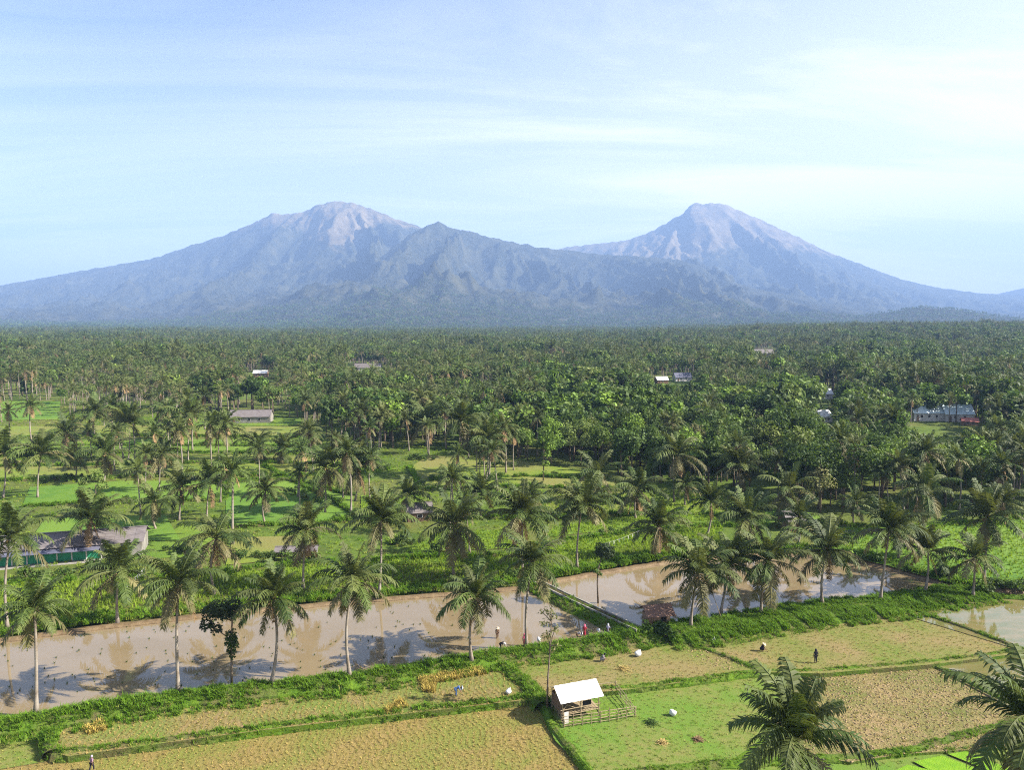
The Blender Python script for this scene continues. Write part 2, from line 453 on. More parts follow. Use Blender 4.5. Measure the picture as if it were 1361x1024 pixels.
MASSIFS = [  # crest outline in photo pixels, distance, reach towards the camera, falloff, summit px, gully strength
    ([(-500, 428), (-150, 405), (0, 381), (60, 369), (100, 360), (200, 342), (250, 326), (300, 312), (340, 297), (362, 288), (385, 290), (405, 288), (425, 279), (445, 276),
      (468, 279), (490, 286), (515, 296), (535, 302), (560, 310), (620, 330), (700, 355), (800, 385), (900, 410)], 17000, 11000, 1.75, 440, 0.42),
    ([(300, 438), (400, 412), (450, 388), (490, 358), (520, 335), (545, 314), (565, 303), (582, 294), (600, 302), (620, 304), (660, 313), (690, 318), (730, 325), (760, 328),
      (800, 334), (850, 338), (900, 345), (930, 355), (960, 372), (1000, 386), (1080, 402), (1200, 424), (1300, 432)], 13200, 7400, 1.35, 600, 0.72),
    ([(500, 390), (650, 350), (700, 338), (760, 327), (790, 325), (830, 322), (860, 314), (885, 302), (897, 294), (908, 290), (916, 281), (925, 276), (935, 279), (945, 277),
      (962, 279), (980, 287), (1000, 295), (1030, 307), (1060, 320), (1100, 338), (1150, 355), (1200, 372), (1240, 381), (1300, 389), (1330, 391), (1361, 393), (1500, 405), (1750, 420)],
     20000, 13000, 1.9, 930, 0.42),
    ([(1200, 420), (1290, 402), (1330, 391), (1361, 384), (1420, 372), (1500, 365), (1650, 380), (1800, 400)], 24000, 8000, 1.6, 1500, 0.2),
    ([(1000, 437), (1080, 431), (1130, 425), (1180, 417), (1225, 411), (1270, 414), (1320, 422), (1361, 427), (1450, 433)], 8200, 1800, 1.3, 1230, 0.35),
]
KM = 0.6
MY0, MY1 = 2900.0, 17600.0
mu = np.linspace(-0.98, 0.98, 800)
my = MY0 * (MY1 / MY0) ** np.linspace(0, 1, 380)
U, Y = np.meshgrid(mu, my)
X = U * Y
base = 2 + 0.013 * np.maximum(Y - 3100, 0) * np.interp(U, [-0.7, -0.2, 0.3, 0.7], [1.25, 1.0, 0.75, 0.6]) + 10 * fbm(X / 700, Y / 700, 4, 9) * np.clip((Y - 3000) / 1000, 0, 1)
Z = base.copy()
dry = np.zeros_like(Z)
for k, (pts, D, W, pw, sp, amp) in enumerate(MASSIFS):
    D, W = D * KM, W * KM
    uu, zc = [], []
    for px, py in pts:
        dx, dy, dz = ray(px, py)
        uu.append(dx / dy); zc.append(CAM_H + D * dz / dy)
    crest = np.interp(U, uu, zc, left=0, right=0)
    usp = (sp - CX) / F
    if k < 3: crest = crest * (1 + 0.022 * fbm(U * 75 + 3 * k, U * 0 + k, 4, 60 + k))      # broken skyline
    # the crest line wanders in depth so that spurs and valleys stand at different distances
    Dl = D + 900 * KM * np.sin(U * 9 + k) * (k < 3)
    scl = Y / Dl
    tt = (Dl - Y) / W
    tf = np.clip(tt, 0, 1)
    prof = np.where(tt >= 0, (1 - tf) ** pw, np.clip(1 + tt * 2.2, 0, 1))
    Xk, Yk = X / KM, Y / KM
    wx = Xk + 520 * fbm(Xk / 1500, Yk / 1500, 3, 20 + k)
    s = (wx - usp * Dl / KM) / (0.34 + tf * 0.85)
    rg = ridged(s / 1700 + (tf * 0.9 if k == 1 else 0), tf * 1.6 + k * 3.1, 5, 30 + k)
    rg2 = ridged(Xk / 380, Yk / 650, 4, 50 + k)
    body = np.clip(tf * 5, 0, 1) ** 0.8 * np.clip((1 - tf) * 1.6, 0, 1)
    cut = crest * amp * body * (0.62 - rg) * np.interp(tf, [0, 0.35, 1], [0.55, 1, 0.5])
    z = crest * prof - cut * np.interp(tf, [0, 1], [0.85, 0.35]) - 170 * KM * body * (0.5 - rg2) * np.clip(crest / 500, 0, 1)
    z = z + 16 * fbm(Xk / 160, Yk / 160, 3, 70 + k) * np.clip(crest / 700, 0, 1)
    lim = CAM_H + (crest - CAM_H) * scl                      # never above its own skyline
    z = np.where(tt > 0.0, np.minimum(z, lim - 2), z)
    tot = base * np.interp(Y, [3800, 6500], [1, 0.2]) + np.maximum(z, 0)
    top = tot > Z
    Z = np.where(top, tot, Z)
    h = np.clip(z / (2800 * KM), 0, 1.2)
    if k == 0: dk = np.clip((h - 0.55) * 2.4, 0, 1) + 0.75 * np.exp(-(((U - (452 - CX) / F) / 0.035) ** 2 + ((h - 0.62) / 0.17) ** 2))
    elif k == 1: dk = np.clip((h - 0.72) * 1.5, 0, 1) + 0.25 * (rg > 0.55) * (U < -0.08)
    elif k == 2: dk = np.clip((h - 0.42) * 2.0, 0, 1) + 0.5 * np.exp(-(((U - 0.20) / 0.06) ** 2 + ((h - 0.55) / 0.2) ** 2))
    else: dk = np.zeros_like(Z)
    dry = np.where(top, dk, dry)
me = grid_mesh("mountains", np.stack([X, Y, Z], -1).reshape(-1, 3), len(my), len(mu), M["mountain"])
a = me.attributes.new("dry", "FLOAT", "POINT")
a.data.foreach_set("value", dry.astype(np.float32).ravel())
mt = add_obj("mountains", me)
mt["kind"] = "structure"
def mountain_z(x, y):
    fi = np.log(y / MY0) / math.log(MY1 / MY0) * (len(my) - 1)
    fu = (x / y + 0.98) / 1.96 * (len(mu) - 1)
    i = np.clip(np.round(fi).astype(int), 0, len(my) - 1); j = np.clip(np.round(fu).astype(int), 0, len(mu) - 1)
    return Z[i, j]

# air: one closed box of thin haze round everything
hz = MB()
hz.box((0, 9000, 1100), (44000, 20000, 2220))
m, t, o = new_mat("haze_air")
pv = t.n("ShaderNodeVolumePrincipled", i_Density=0.000092, i_Anisotropy=0.0)
pv.inputs["Color"].default_value = (0.33, 0.52, 0.92, 1)
t.l(pv.outputs[0], o.inputs["Volume"])
hz.build("haze", m)["kind"] = "stuff"

# ------------------------------------------------------------------ fields, ponds, banks
def poly_px(pts, z=None, dz=0.12):
    r = []
    for px, py in pts:
        if z is None:
            p = PG(px, py); p.z += dz
        else:
            p = P(px, py, z)
        r.append(p)
    return r

def slab(name, pts, mats, thick=1.2, kind="structure"):
    top = [Vector(p) for p in pts]
    ar = sum(a.x * b.y - b.x * a.y for a, b in zip(top, top[1:] + top[:1]))
    if ar < 0: top.reverse()
    mb = MB()
    mb.face(top, 0)
    n = len(top)
    for i in range(n):
        a, b = top[i], top[(i + 1) % n]
        dn = Vector((0, 0, thick))
        mb.face([a - dn, b - dn, b, a], 1 if len(mats) > 1 else 0)
    o = mb.build(name, mats)
    o["kind"] = kind
    return o

def densify(pts, step=1.5, wob=0.0, seed=0):
    r = random.Random(seed)
    out_ = []
    for a, b in zip(pts, pts[1:]):
        n = max(1, int((b - a).length / step))
        for k in range(n):
            p = a.lerp(b, k / n)
            if wob and (k or out_): p = p + Vector((r.uniform(-wob, wob), r.uniform(-wob, wob), 0))
            out_.append(p)
    out_.append(pts[-1])
    return out_

def bund(name, pts, width, height, mat, seed=0, depth=1.2):
    """raised earth bank with a rounded, uneven section along a line"""
    p = densify([Vector(q) for q in pts], 1.2, min(0.18, width * 0.08), seed)
    r = random.Random(seed + 5)
    mb = MB()
    prof = [(-0.62, -depth), (-0.5, 0.05), (-0.3, 0.75), (0.0, 1.0), (0.3, 0.8), (0.5, 0.1), (0.62, -depth)]
    rows = []
    for i, q in enumerate(p):
        d = (p[min(i + 1, len(p) - 1)] - p[max(i - 1, 0)]); d.z = 0; d.normalize()
        nrm = Vector((-d.y, d.x, 0))
        row = []
        for a, h in prof:
            hh = h * height * r.uniform(0.9, 1.1) if h > 0 else h
            row.append(q + nrm * (a * width * r.uniform(0.88, 1.12)) + Vector((0, 0, hh)))
        rows.append(row)
    for ra, rb in zip(rows, rows[1:]):
        for k in range(len(prof) - 1):
            mb.face([ra[k], rb[k], rb[k + 1], ra[k + 1]][::-1])
    o = mb.build(name, mat, smooth=False)
    o["kind"] = "structure"
    return p

def inside(poly, x, y):
    r = np.zeros(len(x), bool)
    n = len(poly)
    for i in range(n):
        a, b = poly[i], poly[(i + 1) % n]
        c = ((a[1] > y) != (b[1] > y))
        with np.errstate(divide="ignore", invalid="ignore"):
            xi = (b[0] - a[0]) * (y - a[1]) / (b[1] - a[1] + 1e-12) + a[0]
        r ^= c & (x < xi)
    return r

ROW = R(17)
def rows_in(poly, sx, sy, jit=0.3, wob=0.25):
    """points in rows inside a field polygon (world)"""
    e1 = np.array([math.cos(ROW), math.sin(ROW)]); e2 = np.array([-e1[1], e1[0]])
    q = np.array([[p[0], p[1]] for p in poly])
    a, b = q @ e1, q @ e2
    A, B = np.meshgrid(np.arange(a.min(), a.max(), sx), np.arange(b.min(), b.max(), sy))
    A, B = A.ravel(), B.ravel()
    A = A + rng.normal(0, jit * sx, A.shape) * 0.5 + wob * np.sin(B * 1.1 + 0.6 * np.sin(A * 0.3))
    B = B + rng.normal(0, jit * sy, B.shape)
    pts = A[:, None] * e1 + B[:, None] * e2
    k = inside([(p[0], p[1]) for p in poly], pts[:, 0], pts[:, 1])
    return pts[k]

def clean(pts, z):
    return np.concatenate([pts, np.full((len(pts), 1), z)], 1)

def scatter(name, pts, rz, scl, idx, sources, label, cat):
    """one stuff object that instances small plants on points (geometry nodes)"""
    pts = np.asarray(pts, np.float32)
    me = bpy.data.meshes.new(name)
    me.vertices.add(len(pts)); me.vertices.foreach_set("co", pts.ravel())
    for nm, arr, ty in (("rz", rz, "FLOAT"), ("sc", scl, "FLOAT"), ("id_", idx, "INT")):
        at_ = me.attributes.new(nm, ty, "POINT")
        at_.data.foreach_set("value", np.asarray(arr, np.float32 if ty == "FLOAT" else np.int32))
    ob = add_obj(name, me)
    tag(ob, label, cat, None, "stuff")
    c = bpy.data.collections.new(name + "_sources")
    for k, (snm, sme) in enumerate(sources):
        so = bpy.data.objects.new("%s_%02d" % (snm, k), sme)
        c.objects.link(so)
    ng = bpy.data.node_groups.new(name, "GeometryNodeTree")
    ng.interface.new_socket("Geometry", in_out="INPUT", socket_type="NodeSocketGeometry")
    ng.interface.new_socket("Geometry", in_out="OUTPUT", socket_type="NodeSocketGeometry")
    nd = NT(ng)
    gi, go = nd.n("NodeGroupInput"), nd.n("NodeGroupOutput")
    ci = nd.n("GeometryNodeCollectionInfo")
    ci.inputs["Collection"].default_value = c
    ci.inputs["Separate Children"].default_value = True
    ci.inputs["Reset Children"].default_value = True
    ip = nd.n("GeometryNodeInstanceOnPoints")
    ip.inputs["Pick Instance"].default_value = True
    def attr(nm, ty):
        a_ = nd.n("GeometryNodeInputNamedAttribute", data_type=ty)
        a_.inputs["Name"].default_value = nm
        return a_.outputs["Attribute"]
    cx = nd.n("ShaderNodeCombineXYZ")
    nd.l(attr("rz", "FLOAT"), cx.inputs[2])
    nd.l(gi.outputs[0], ip.inputs["Points"])
    nd.l(ci.outputs[0], ip.inputs["Instance"])
    nd.l(attr("id_", "INT"), ip.inputs["Instance Index"])
    nd.l(cx.outputs[0], ip.inputs["Rotation"])
    nd.l(attr("sc", "FLOAT"), ip.inputs["Scale"])
    nd.l(ip.outputs[0], go.inputs[0])
    md = ob.modifiers.new("scatter", "NODES")
    md.node_group = ng
    return ob

def tuft(n, h, spread, wd, mat, seed, lean=0.5):
    r = random.Random(seed)
    mb = MB()
    for _ in range(n):
        a = r.uniform(0, 6.283); d = r.uniform(0, spread)
        b0 = Vector((math.cos(a) * d, math.sin(a) * d, -0.03))
        a2 = r.uniform(0, 6.283); hh = h * r.uniform(0.55, 1.1)
        o_ = Vector((math.cos(a2), math.sin(a2), 0)); sd_ = Vector((-o_.y, o_.x, 0)) * wd * r.uniform(0.7, 1.3) * 0.5
        mid = b0 + o_ * (hh * lean * 0.3) + Vector((0, 0, hh * 0.62))
        tip = b0 + o_ * (hh * lean) + Vector((0, 0, hh * r.uniform(0.8, 1.0)))
        ti = r.random()
        mb.face([b0 - sd_, b0 + sd_, mid + sd_ * 0.8, mid - sd_ * 0.8], 0, ti)
        mb.face([mid - sd_ * 0.8, mid + sd_ * 0.8, tip], 0, ti)
    return mb.mesh("tuft", mat)

# --- ponds (water sheets)
W1 = poly_px([(-70, 866), (0, 851), (100, 839), (200, 827), (330, 813), (500, 798), (640, 787), (702, 783), (722, 792), (770, 815), (845, 844), (740, 857), (690, 866), (640, 876), (560, 890), (465, 905), (361, 917),
              (237, 930), (100, 948), (0, 961), (-70, 970)], 0.0)
W2 = poly_px([(716, 782), (735, 772), (800, 763), (880, 750), (960, 742), (1040, 738), (1110, 742), (1160, 752), (1215, 765), (1252, 778), (1240, 790), (1170, 800), (1090, 810), (1010, 822), (940, 836), (870, 846), (842, 842)], 0.12)
W3 = poly_px([(1195, 816), (1240, 798), (1290, 794), (1370, 799), (1480, 805), (1480, 915), (1361, 866)], -0.25)
W4 = poly_px([(1236, 884), (1361, 866), (1480, 862), (1480, 990), (1361, 950)], -0.8)
for nm, pl, mt_ in (("pond_water", W1, "water"), ("pond_water", W2, "water"), ("paddy_water", W3, "water_green"), ("paddy_water", W4, "water_green")):
    slab(nm, pl, [M[mt_], M["mudbank"]], 0.3)

# --- near fields
N1 = poly_px([(72, 1000), (84, 968), (200, 947), (350, 931), (470, 916), (560, 901), (640, 890), (672, 887), (700, 925), (690, 932), (560, 947), (400, 965), (250, 984), (90, 1006)], -0.5)
N2 = poly_px([(-60, 1030), (60, 1010), (250, 987), (400, 968), (560, 950), (690, 935), (716, 944), (790, 1040), (800, 1075), (-60, 1085)], -1.3)
N2b = poly_px([(-80, 985), (62, 985), (66, 1012), (-80, 1036)], -1.2)
N3 = poly_px([(738, 985), (722, 950), (745, 922), (800, 922), (850, 915), (1005, 896), (1085, 894), (1060, 930), (1010, 985), (960, 1020), (825, 1034), (788, 1034)], -1.0)
N4 = poly_px([(676, 880), (740, 868), (870, 850), (915, 856), (1014, 893), (830, 918), (740, 924), (706, 926)], -0.4)
N5 = poly_px([(905, 852), (1060, 838), (1200, 818), (1240, 812), (1380, 866), (1236, 884), (1090, 896), (1010, 894)], -0.35)
N6 = poly_px([(1070, 898), (1236, 882), (1345, 945), (1480, 985), (1200, 1003), (1130, 1014), (1050, 1000), (1030, 960)], -0.95)
N7 = poly_px([(820, 1030), (960, 1015), (1140, 1008), (1215, 1000), (1361, 965), (1500, 985), (1500, 1090), (800, 1090)], -1.25)
for pl, mt_ in ((N1, "stubble"), (N2, "stubble_gold"), (N2b, "pasture"), (N3, "pasture"), (N4, "mixed"), (N5, "mixed"), (N6, "plowed"), (N7, "pasture")):
    slab("rice_field", pl, [M[mt_], M["bank"]], 1.0)
for q in ([(1180, 1030), (1206, 1017), (1262, 1030), (1235, 1050)], [(1214, 1013), (1252, 1005), (1318, 1030), (1275, 1045)], [(1260, 1003), (1284, 999), (1345, 1024), (1322, 1028)], [(1150, 1045), (1172, 1033), (1225, 1052), (1200, 1075)]):
    slab("seedling_bed", poly_px(q, -1.08), [M["seedbed"], M["soil"]], 0.3)

# --- far side of the ponds: sloping meadow with rice plots on it
MID = [
    ([(-60, 856), (0, 846), (200, 822), (500, 792), (640, 781), (704, 776), (700, 738), (560, 742), (400, 752), (200, 768), (60, 775), (-60, 780)], "rice_bright"),
    ([(712, 776), (800, 758), (880, 745), (965, 737), (960, 700), (880, 704), (740, 720), (706, 742)], "rice_bright"),
    ([(720, 716), (880, 698), (960, 694), (940, 684), (820, 690), (740, 700)], "rice_bright"),
    ([(1090, 735), (1135, 742), (1180, 752), (1250, 772), (1300, 782), (1500, 775), (1500, 690), (1361, 688), (1230, 700), (1110, 700)], "rice_vivid"),
    ([(540, 735), (690, 730), (690, 705), (600, 708), (560, 715)], "rice_bright"),
    ([(300, 700), (470, 692), (470, 660), (380, 640), (310, 642), (300, 660)], "rice_vivid"),
    ([(30, 672), (180, 668), (300, 664), (300, 640), (160, 640), (40, 648)], "rice_vivid"),
    ([(300, 752), (420, 742), (420, 712), (310, 716)], "rice_yellow"),
    ([(560, 650), (700, 645), (860, 652), (880, 640), (760, 625), (690, 613), (570, 606), (545, 622)], "rice_yellow"),
    ([(480, 690), (560, 684), (560, 655), (480, 660)], "rice_bright"),
    ([(700, 690), (860, 682), (990, 684), (1010, 668), (960, 654), (860, 655), (740, 660)], "rice_yellow"),
    ([(1010, 700), (1090, 697), (1090, 684), (1020, 676)], "rice_vivid"),
    ([(-60, 640), (60, 638), (200, 632), (380, 632), (470, 628), (470, 608), (300, 606), (60, 612), (-60, 616)], "rice_yellow"),
    ([(-60, 606), (60, 604), (200, 600), (420, 602), (420, 586), (200, 584), (60, 586), (-60, 590)], "rice_bright"),
    ([(-60, 582), (60, 580), (200, 578), (400, 580), (400, 568), (200, 566), (-60, 568)], "rice_yellow"),
    ([(-60, 560), (80, 558), (80, 534), (-60, 534)], "rice_vivid"),
    ([(240, 566), (400, 566), (400, 556), (250, 556)], "rice_bright"),
    ([(620, 530), (690, 530), (690, 518), (625, 518)], "rice_yellow"),
    ([(470, 510), (560, 510), (560, 503), (470, 503)], "rice_vivid"),
    ([(40, 720), (60, 690), (220, 686), (240, 720)], "rice_vivid"),
    ([(160, 745), (290, 740), (290, 700), (240, 700)], "rice_bright"),
]
mid_world = []
for k, (q, mt_) in enumerate(MID):
    z = None if k != 3 else 0.75
    pl = poly_px(q, z, 0.10 + 0.02 * (k % 5))
    mid_world.append(pl)
    slab("rice_field", pl, [M[mt_], M["soil"]], 1.3 if k == 3 else 0.5)

# --- banks
B_near = [P(x, y, -0.2) for x, y in [(-90, 982), (0, 966), (60, 958), (130, 948), (237, 930), (361, 917), (465, 907), (560, 892), (640, 878), (700, 869), (760, 862), (830, 852), (878, 842)]]
B_right = [P(x, y, -0.1) for x, y in [(878, 842), (930, 838), (1012, 825), (1093, 814), (1170, 806), (1240, 794), (1300, 786)]]
B_far = [P(x, y, 0.1) for x, y in [(-90, 866), (0, 852), (100, 839), (200, 827), (330, 813), (500, 798), (640, 787), (708, 781)]]
B_far2 = [P(x, y, 0.15) for x, y in [(716, 777), (800, 762), (880, 749), (960, 741), (1040, 737), (1110, 741), (1160, 751), (1215, 765), (1260, 779), (1320, 786), (1480, 790)]]
nearp = bund("pond_bank", B_near, 3.6, 0.75, M["bank"], 1)
rightp = bund("pond_bank", B_right, 7.5, 0.6, M["bank"], 2)
farp = bund("pond_bank", B_far, 1.6, 0.30, M["mudbank"], 3)
farp2 = bund("pond_bank", B_far2, 1.8, 0.35, M["mudbank"], 4)
BUNDS = [  # pixel line, z, width, height
    ([(62, 985), (72, 1010), (250, 988), (400, 968), (560, 950), (690, 935), (722, 932)], -1.2, 1.6, 0.9),
    ([(84, 968), (68, 985), (66, 1008)], -0.9, 1.8, 0.9),
    ([(668, 886), (700, 912), (722, 940)], -0.7, 2.4, 0.7),
    ([(722, 940), (735, 968), (760, 1000), (800, 1050)], -1.2, 1.3, 0.55),
    ([(740, 923), (850, 916), (1012, 895), (1090, 895), (1236, 883), (1390, 864)], -0.75, 1.2, 0.5),
    ([(905, 853), (960, 872), (1014, 894)], -0.45, 0.9, 0.3),
    ([(676, 880), (760, 869), (870, 852), (910, 850)], -0.4, 0.9, 0.25),
    ([(1215, 812), (1290, 838), (1361, 865), (1420, 888)], -0.3, 0.9, 0.32),
    ([(1236, 883), (1300, 915), (1361, 945), (1440, 985)], -0.9, 0.9, 0.32),
    ([(800, 1034), (960, 1017), (1140, 1008), (1210, 1000), (1300, 975), (1361, 960), (1440, 945)], -1.15, 1.4, 0.4),
    ([(1255, 1001), (1300, 996), (1361, 1022)], -1.2, 0.7, 0.3),
    ([(1240, 795), (1300, 792), (1370, 797), (1480, 803)], -0.2, 1.2, 0.5),
]
bundp = []
for k, (q, z, w_, h_) in enumerate(BUNDS):
    bundp.append((bund("field_bund", [P(x, y, z) for x, y in q], w_, h_, M["bank"], 20 + k), w_, h_))
MIDB = [
    [(-60, 780), (60, 776), (200, 769), (400, 753), (560, 743), (700, 739)], [(706, 742), (740, 722), (880, 705), (960, 700), (1000, 702)],
    [(30, 674), (180, 669), (300, 665), (300, 641), (380, 638), (470, 660)], [(300, 702), (470, 694), (560, 686), (700, 692), (860, 684), (1000, 686)],
    [(545, 622), (560, 652), (700, 648), (860, 654)], [(-60, 641), (60, 639), (200, 634), (380, 634), (470, 630), (545, 622)],
    [(-60, 608), (60, 606), (200, 602), (420, 604)], [(-60, 584), (60, 582), (200, 580), (400, 582)], [(1010, 702), (1110, 700), (1230, 702), (1361, 690)],
    [(-60, 622), (100, 620), (300, 616), (470, 618)], [(570, 640), (700, 634), (830, 640)], [(-60, 595), (100, 593), (420, 594)],
    [(350, 620), (400, 645), (440, 665), (480, 690)],
]
midbp = []
for k, q in enumerate(MIDB):
    midbp.append(bund("field_bund", [PG(x, y) + Vector((0, 0, 0.1)) for x, y in q], 1.2, 0.45, M["bank"], 60 + k))

# raised dike between the ponds, with a concrete lined channel along its top
dk = [P(708, 780, 0.0), P(760, 806, 0.0), P(845, 846, 0.0)]
bund("pond_dike", dk, 4.6, 0.9, M["bank"], 91)
ch = empty("irrigation_channel", dk[0])
for off, nm in ((-0.55, "channel_wall"), (0.35, "channel_wall")):
    mb = MB()
    q = densify([d_ - dk[0] + Vector((0.55 + off * 0.9, 0.35 + off * 1.2, 0.98)) for d_ in dk], 2.5)
    for a, b in zip(q, q[1:]):
        mid = (a + b) / 2; d_ = b - a
        mb.box(mid, (d_.length, 0.22, 0.34), math.atan2(d_.y, d_.x))
    mb.build(nm, M["concrete"], ch)
mb = MB()
q = [d_ - dk[0] + Vector((0.46, 0.23, 0.96)) for d_ in dk]
for a, b in zip(q, q[1:]):
    d_ = b - a
    mb.box((a + b) / 2, (d_.length, 0.75, 0.1), math.atan2(d_.y, d_.x))
mb.build("channel_bed", M["soil"], ch)
tag(ch, "narrow concrete irrigation channel on the dike between the two brown ponds", "channel")
for o_ in ch.children: o_["kind"] = "thing"

# ------------------------------------------------------------------ palms
def frond_mesh(el, L, curl, npairs, ll, lw, mat, seed, seg=2):
    """feather leaf: a curved midrib with drooping leaflets; el = angle above the horizon at its foot"""
    r = random.Random(seed)
    mb = MB()
    N = 12
    p = Vector((0.1, 0, 0)); pts = [p.copy()]; tans = []
    sidebend = r.uniform(-0.25, 0.25)
    for i in range(N):
        s = (i + 0.5) / N
        a = el - curl * s ** 1.4
        az = sidebend * s * s
        tv = Vector((math.cos(a) * math.cos(az), math.cos(a) * math.sin(az), math.sin(a)))
        p = p + tv * (L / N); pts.append(p.copy()); tans.append(tv)
    rad = [0.075 * (1 - 0.85 * i / N) + 0.008 for i in range(N + 1)]
    mb.tube(pts, rad, 3, 0, False)
    for i in range(len(mb.t)): mb.t[i] = 0.9
    for k in range(npairs):
        s = 0.13 + 0.87 * (k + r.uniform(0, 0.6)) / npairs
        fi = min(s * N, N - 0.001); i = int(fi)
        b = pts[i].lerp(pts[i + 1], fi - i); tv = tans[i]
        lat0 = tv.cross(Vector((0, 0, 1)))
        if lat0.length < 0.15: lat0 = Vector((0, 1, 0))
        lat0.normalize(); up = lat0.cross(tv)
        ln = ll * (0.35 + 0.65 * math.sin(math.pi * min(1, 0.18 + s * 0.82)) ** 0.7)
        for sg in (-1, 1):
            ti = r.random()
            d_ = (tv * r.uniform(0.35, 0.7) + lat0 * sg * 0.85 + up * r.uniform(-0.25, 0.25)).normalized()
            dr = r.uniform(0.25, 0.75) * ln
            mid = b + d_ * ln * 0.55 - Vector((0, 0, dr * 0.3))
            tip = b + d_ * ln * 0.9 - Vector((0, 0, dr))
            wv = tv * lw * 0.5
            if seg == 2:
                mb.face([b - wv, b + wv, mid + wv * 0.9, mid - wv * 0.9], 0, ti)
                mb.face([mid - wv * 0.9, mid + wv * 0.9, tip], 0, ti)
            else:
                mb.face([b - wv, b + wv, tip], 0, ti)
    return mb.mesh("frond", mat)

FT = [(84, 4.2, 0.5), (72, 4.9, 1.0), (58, 5.2, 1.35), (42, 5.3, 1.55), (24, 5.3, 1.45), (4, 5.1, 1.25), (-22, 4.8, 0.95), (-52, 4.4, 0.55)]
def ftmat(k): return M["frond"] if k < 6 else M["frond_pale"]
FR = {}
for k, (e, L, c_) in enumerate(FT):
    for v in range(2):
        FR[k, v] = frond_mesh(R(e), L, c_, 34, 1.2, 0.15, ftmat(k), 100 + k * 3 + v)
FR["pale", 0] = frond_mesh(R(10), 5.0, 1.4, 32, 1.1, 0.14, M["frond_pale"], 150)
FR["dead", 0] = frond_mesh(R(-64), 4.0, 0.35, 24, 0.8, 0.13, M["frond_dead"], 151)
FR["dead", 1] = frond_mesh(R(-72), 3.4, 0.2, 22, 0.7, 0.13, M["frond_dead"], 152)

def crown_plan(n, seed, dead=0.3):
    r = random.Random(seed)
    out_ = []
    ex_, hi_ = r.uniform(0.8, 1.45), r.uniform(5.8, 7.3)
    n = n + r.randint(-4, 3)
    for i in range(n):
        f = i / (n - 1)
        k = min(7, max(0, int(round(f ** ex_ * hi_ + r.uniform(-0.6, 0.6)))))
        key = (k, r.randint(0, 1))
        if k in (4, 5) and r.random() < 0.12: key = ("pale", 0)
        if k >= 6 and r.random() < dead: key = ("dead", r.randint(0, 1))
        out_.append((key, i * 2.39996 + r.uniform(-0.45, 0.45), r.uniform(0.78, 1.14)))
    return out_

def coconuts_mesh(seed):
    r = random.Random(seed); mb = MB()
    for k in range(9):
        a = r.uniform(0, 6.283)
        mb.ball((math.cos(a) * r.uniform(0.25, 0.5), math.sin(a) * r.uniform(0.25, 0.5), r.uniform(-0.6, -0.15)), 0.15, 6, 4)
    return mb.mesh("coconut_cluster", M["coconut"], True)
M["coconut"] = surf("coconut_husk", (0.20, 0.17, 0.05), (0.28, 0.18, 0.07), 3, 0.6, coords="obj")
COCO = [coconuts_mesh(s) for s in (1, 2)]
spath = MB()
for k in range(10):
    a = k * 0.63
    spath.tube([(0, 0, -0.1), (math.cos(a) * 0.28, math.sin(a) * 0.28, 0.35), (math.cos(a) * 0.55, math.sin(a) * 0.55, 0.7)], [0.09, 0.06, 0.02], 4)
HEART = spath.mesh("crown_heart", M["frond_dead"])

def trunk_mesh(h, dx, dy, r0, r1, seed, mat="bark_palm", bow=None):
    r = random.Random(seed)
    mb = MB(); pts, rad = [], []
    bow = r.uniform(-0.6, 0.6) if bow is None else bow
    N = 12
    for i in range(N + 1):
        s = i / N
        wob = bow * math.sin(math.pi * s)
        ease = s * (0.6 + 0.4 * s) if abs(dx) + abs(dy) > 0.01 else s
        ease = 2 * s - s * s if bow < -5 else ease
        pts.append((dx * ease + wob, dy * s + wob * 0.4, h * s - (0.25 if i == 0 else 0)))
        fl = 1 + 0.9 * math.exp(-s * 14)
        rad.append((r0 * (1 - s) + r1 * s) * fl * (1 + 0.06 * (i % 2)))
    mb.tube(pts, rad, 8)
    return mb.mesh("trunk", M[mat], True)

palm_list = []
def palm(base, h, dx, dy, scale, label, seed, group="coconut palms round the ponds", n=22, dead=0.3, r0=0.2, detailed=True):
    o = empty("coconut_palm", base)
    tag(o, label, "palm tree", group)
    add_obj("trunk", trunk_mesh(h, dx, dy, r0, 0.13, seed), o)
    r = random.Random(seed + 900)
    for key, az, s in crown_plan(n, seed, dead):
        add_obj("frond", FR[key], o, (dx, dy, h - (0.15 if key[0] in ("dead", 6, 7) else 0)), (r.uniform(-0.1, 0.1), r.uniform(-0.08, 0.08), az), s * scale)
    add_obj("crown_heart", HEART, o, (dx, dy, h - 0.1), (0, 0, r.uniform(0, 6)), scale * 0.7)
    if r.random() < 0.7: add_obj("coconut_cluster", COCO[r.randint(0, 1)], o, (dx, dy, h), (0, 0, r.uniform(0, 6)), scale)["kind"] = "stuff"
    palm_list.append((base, h))
    return o

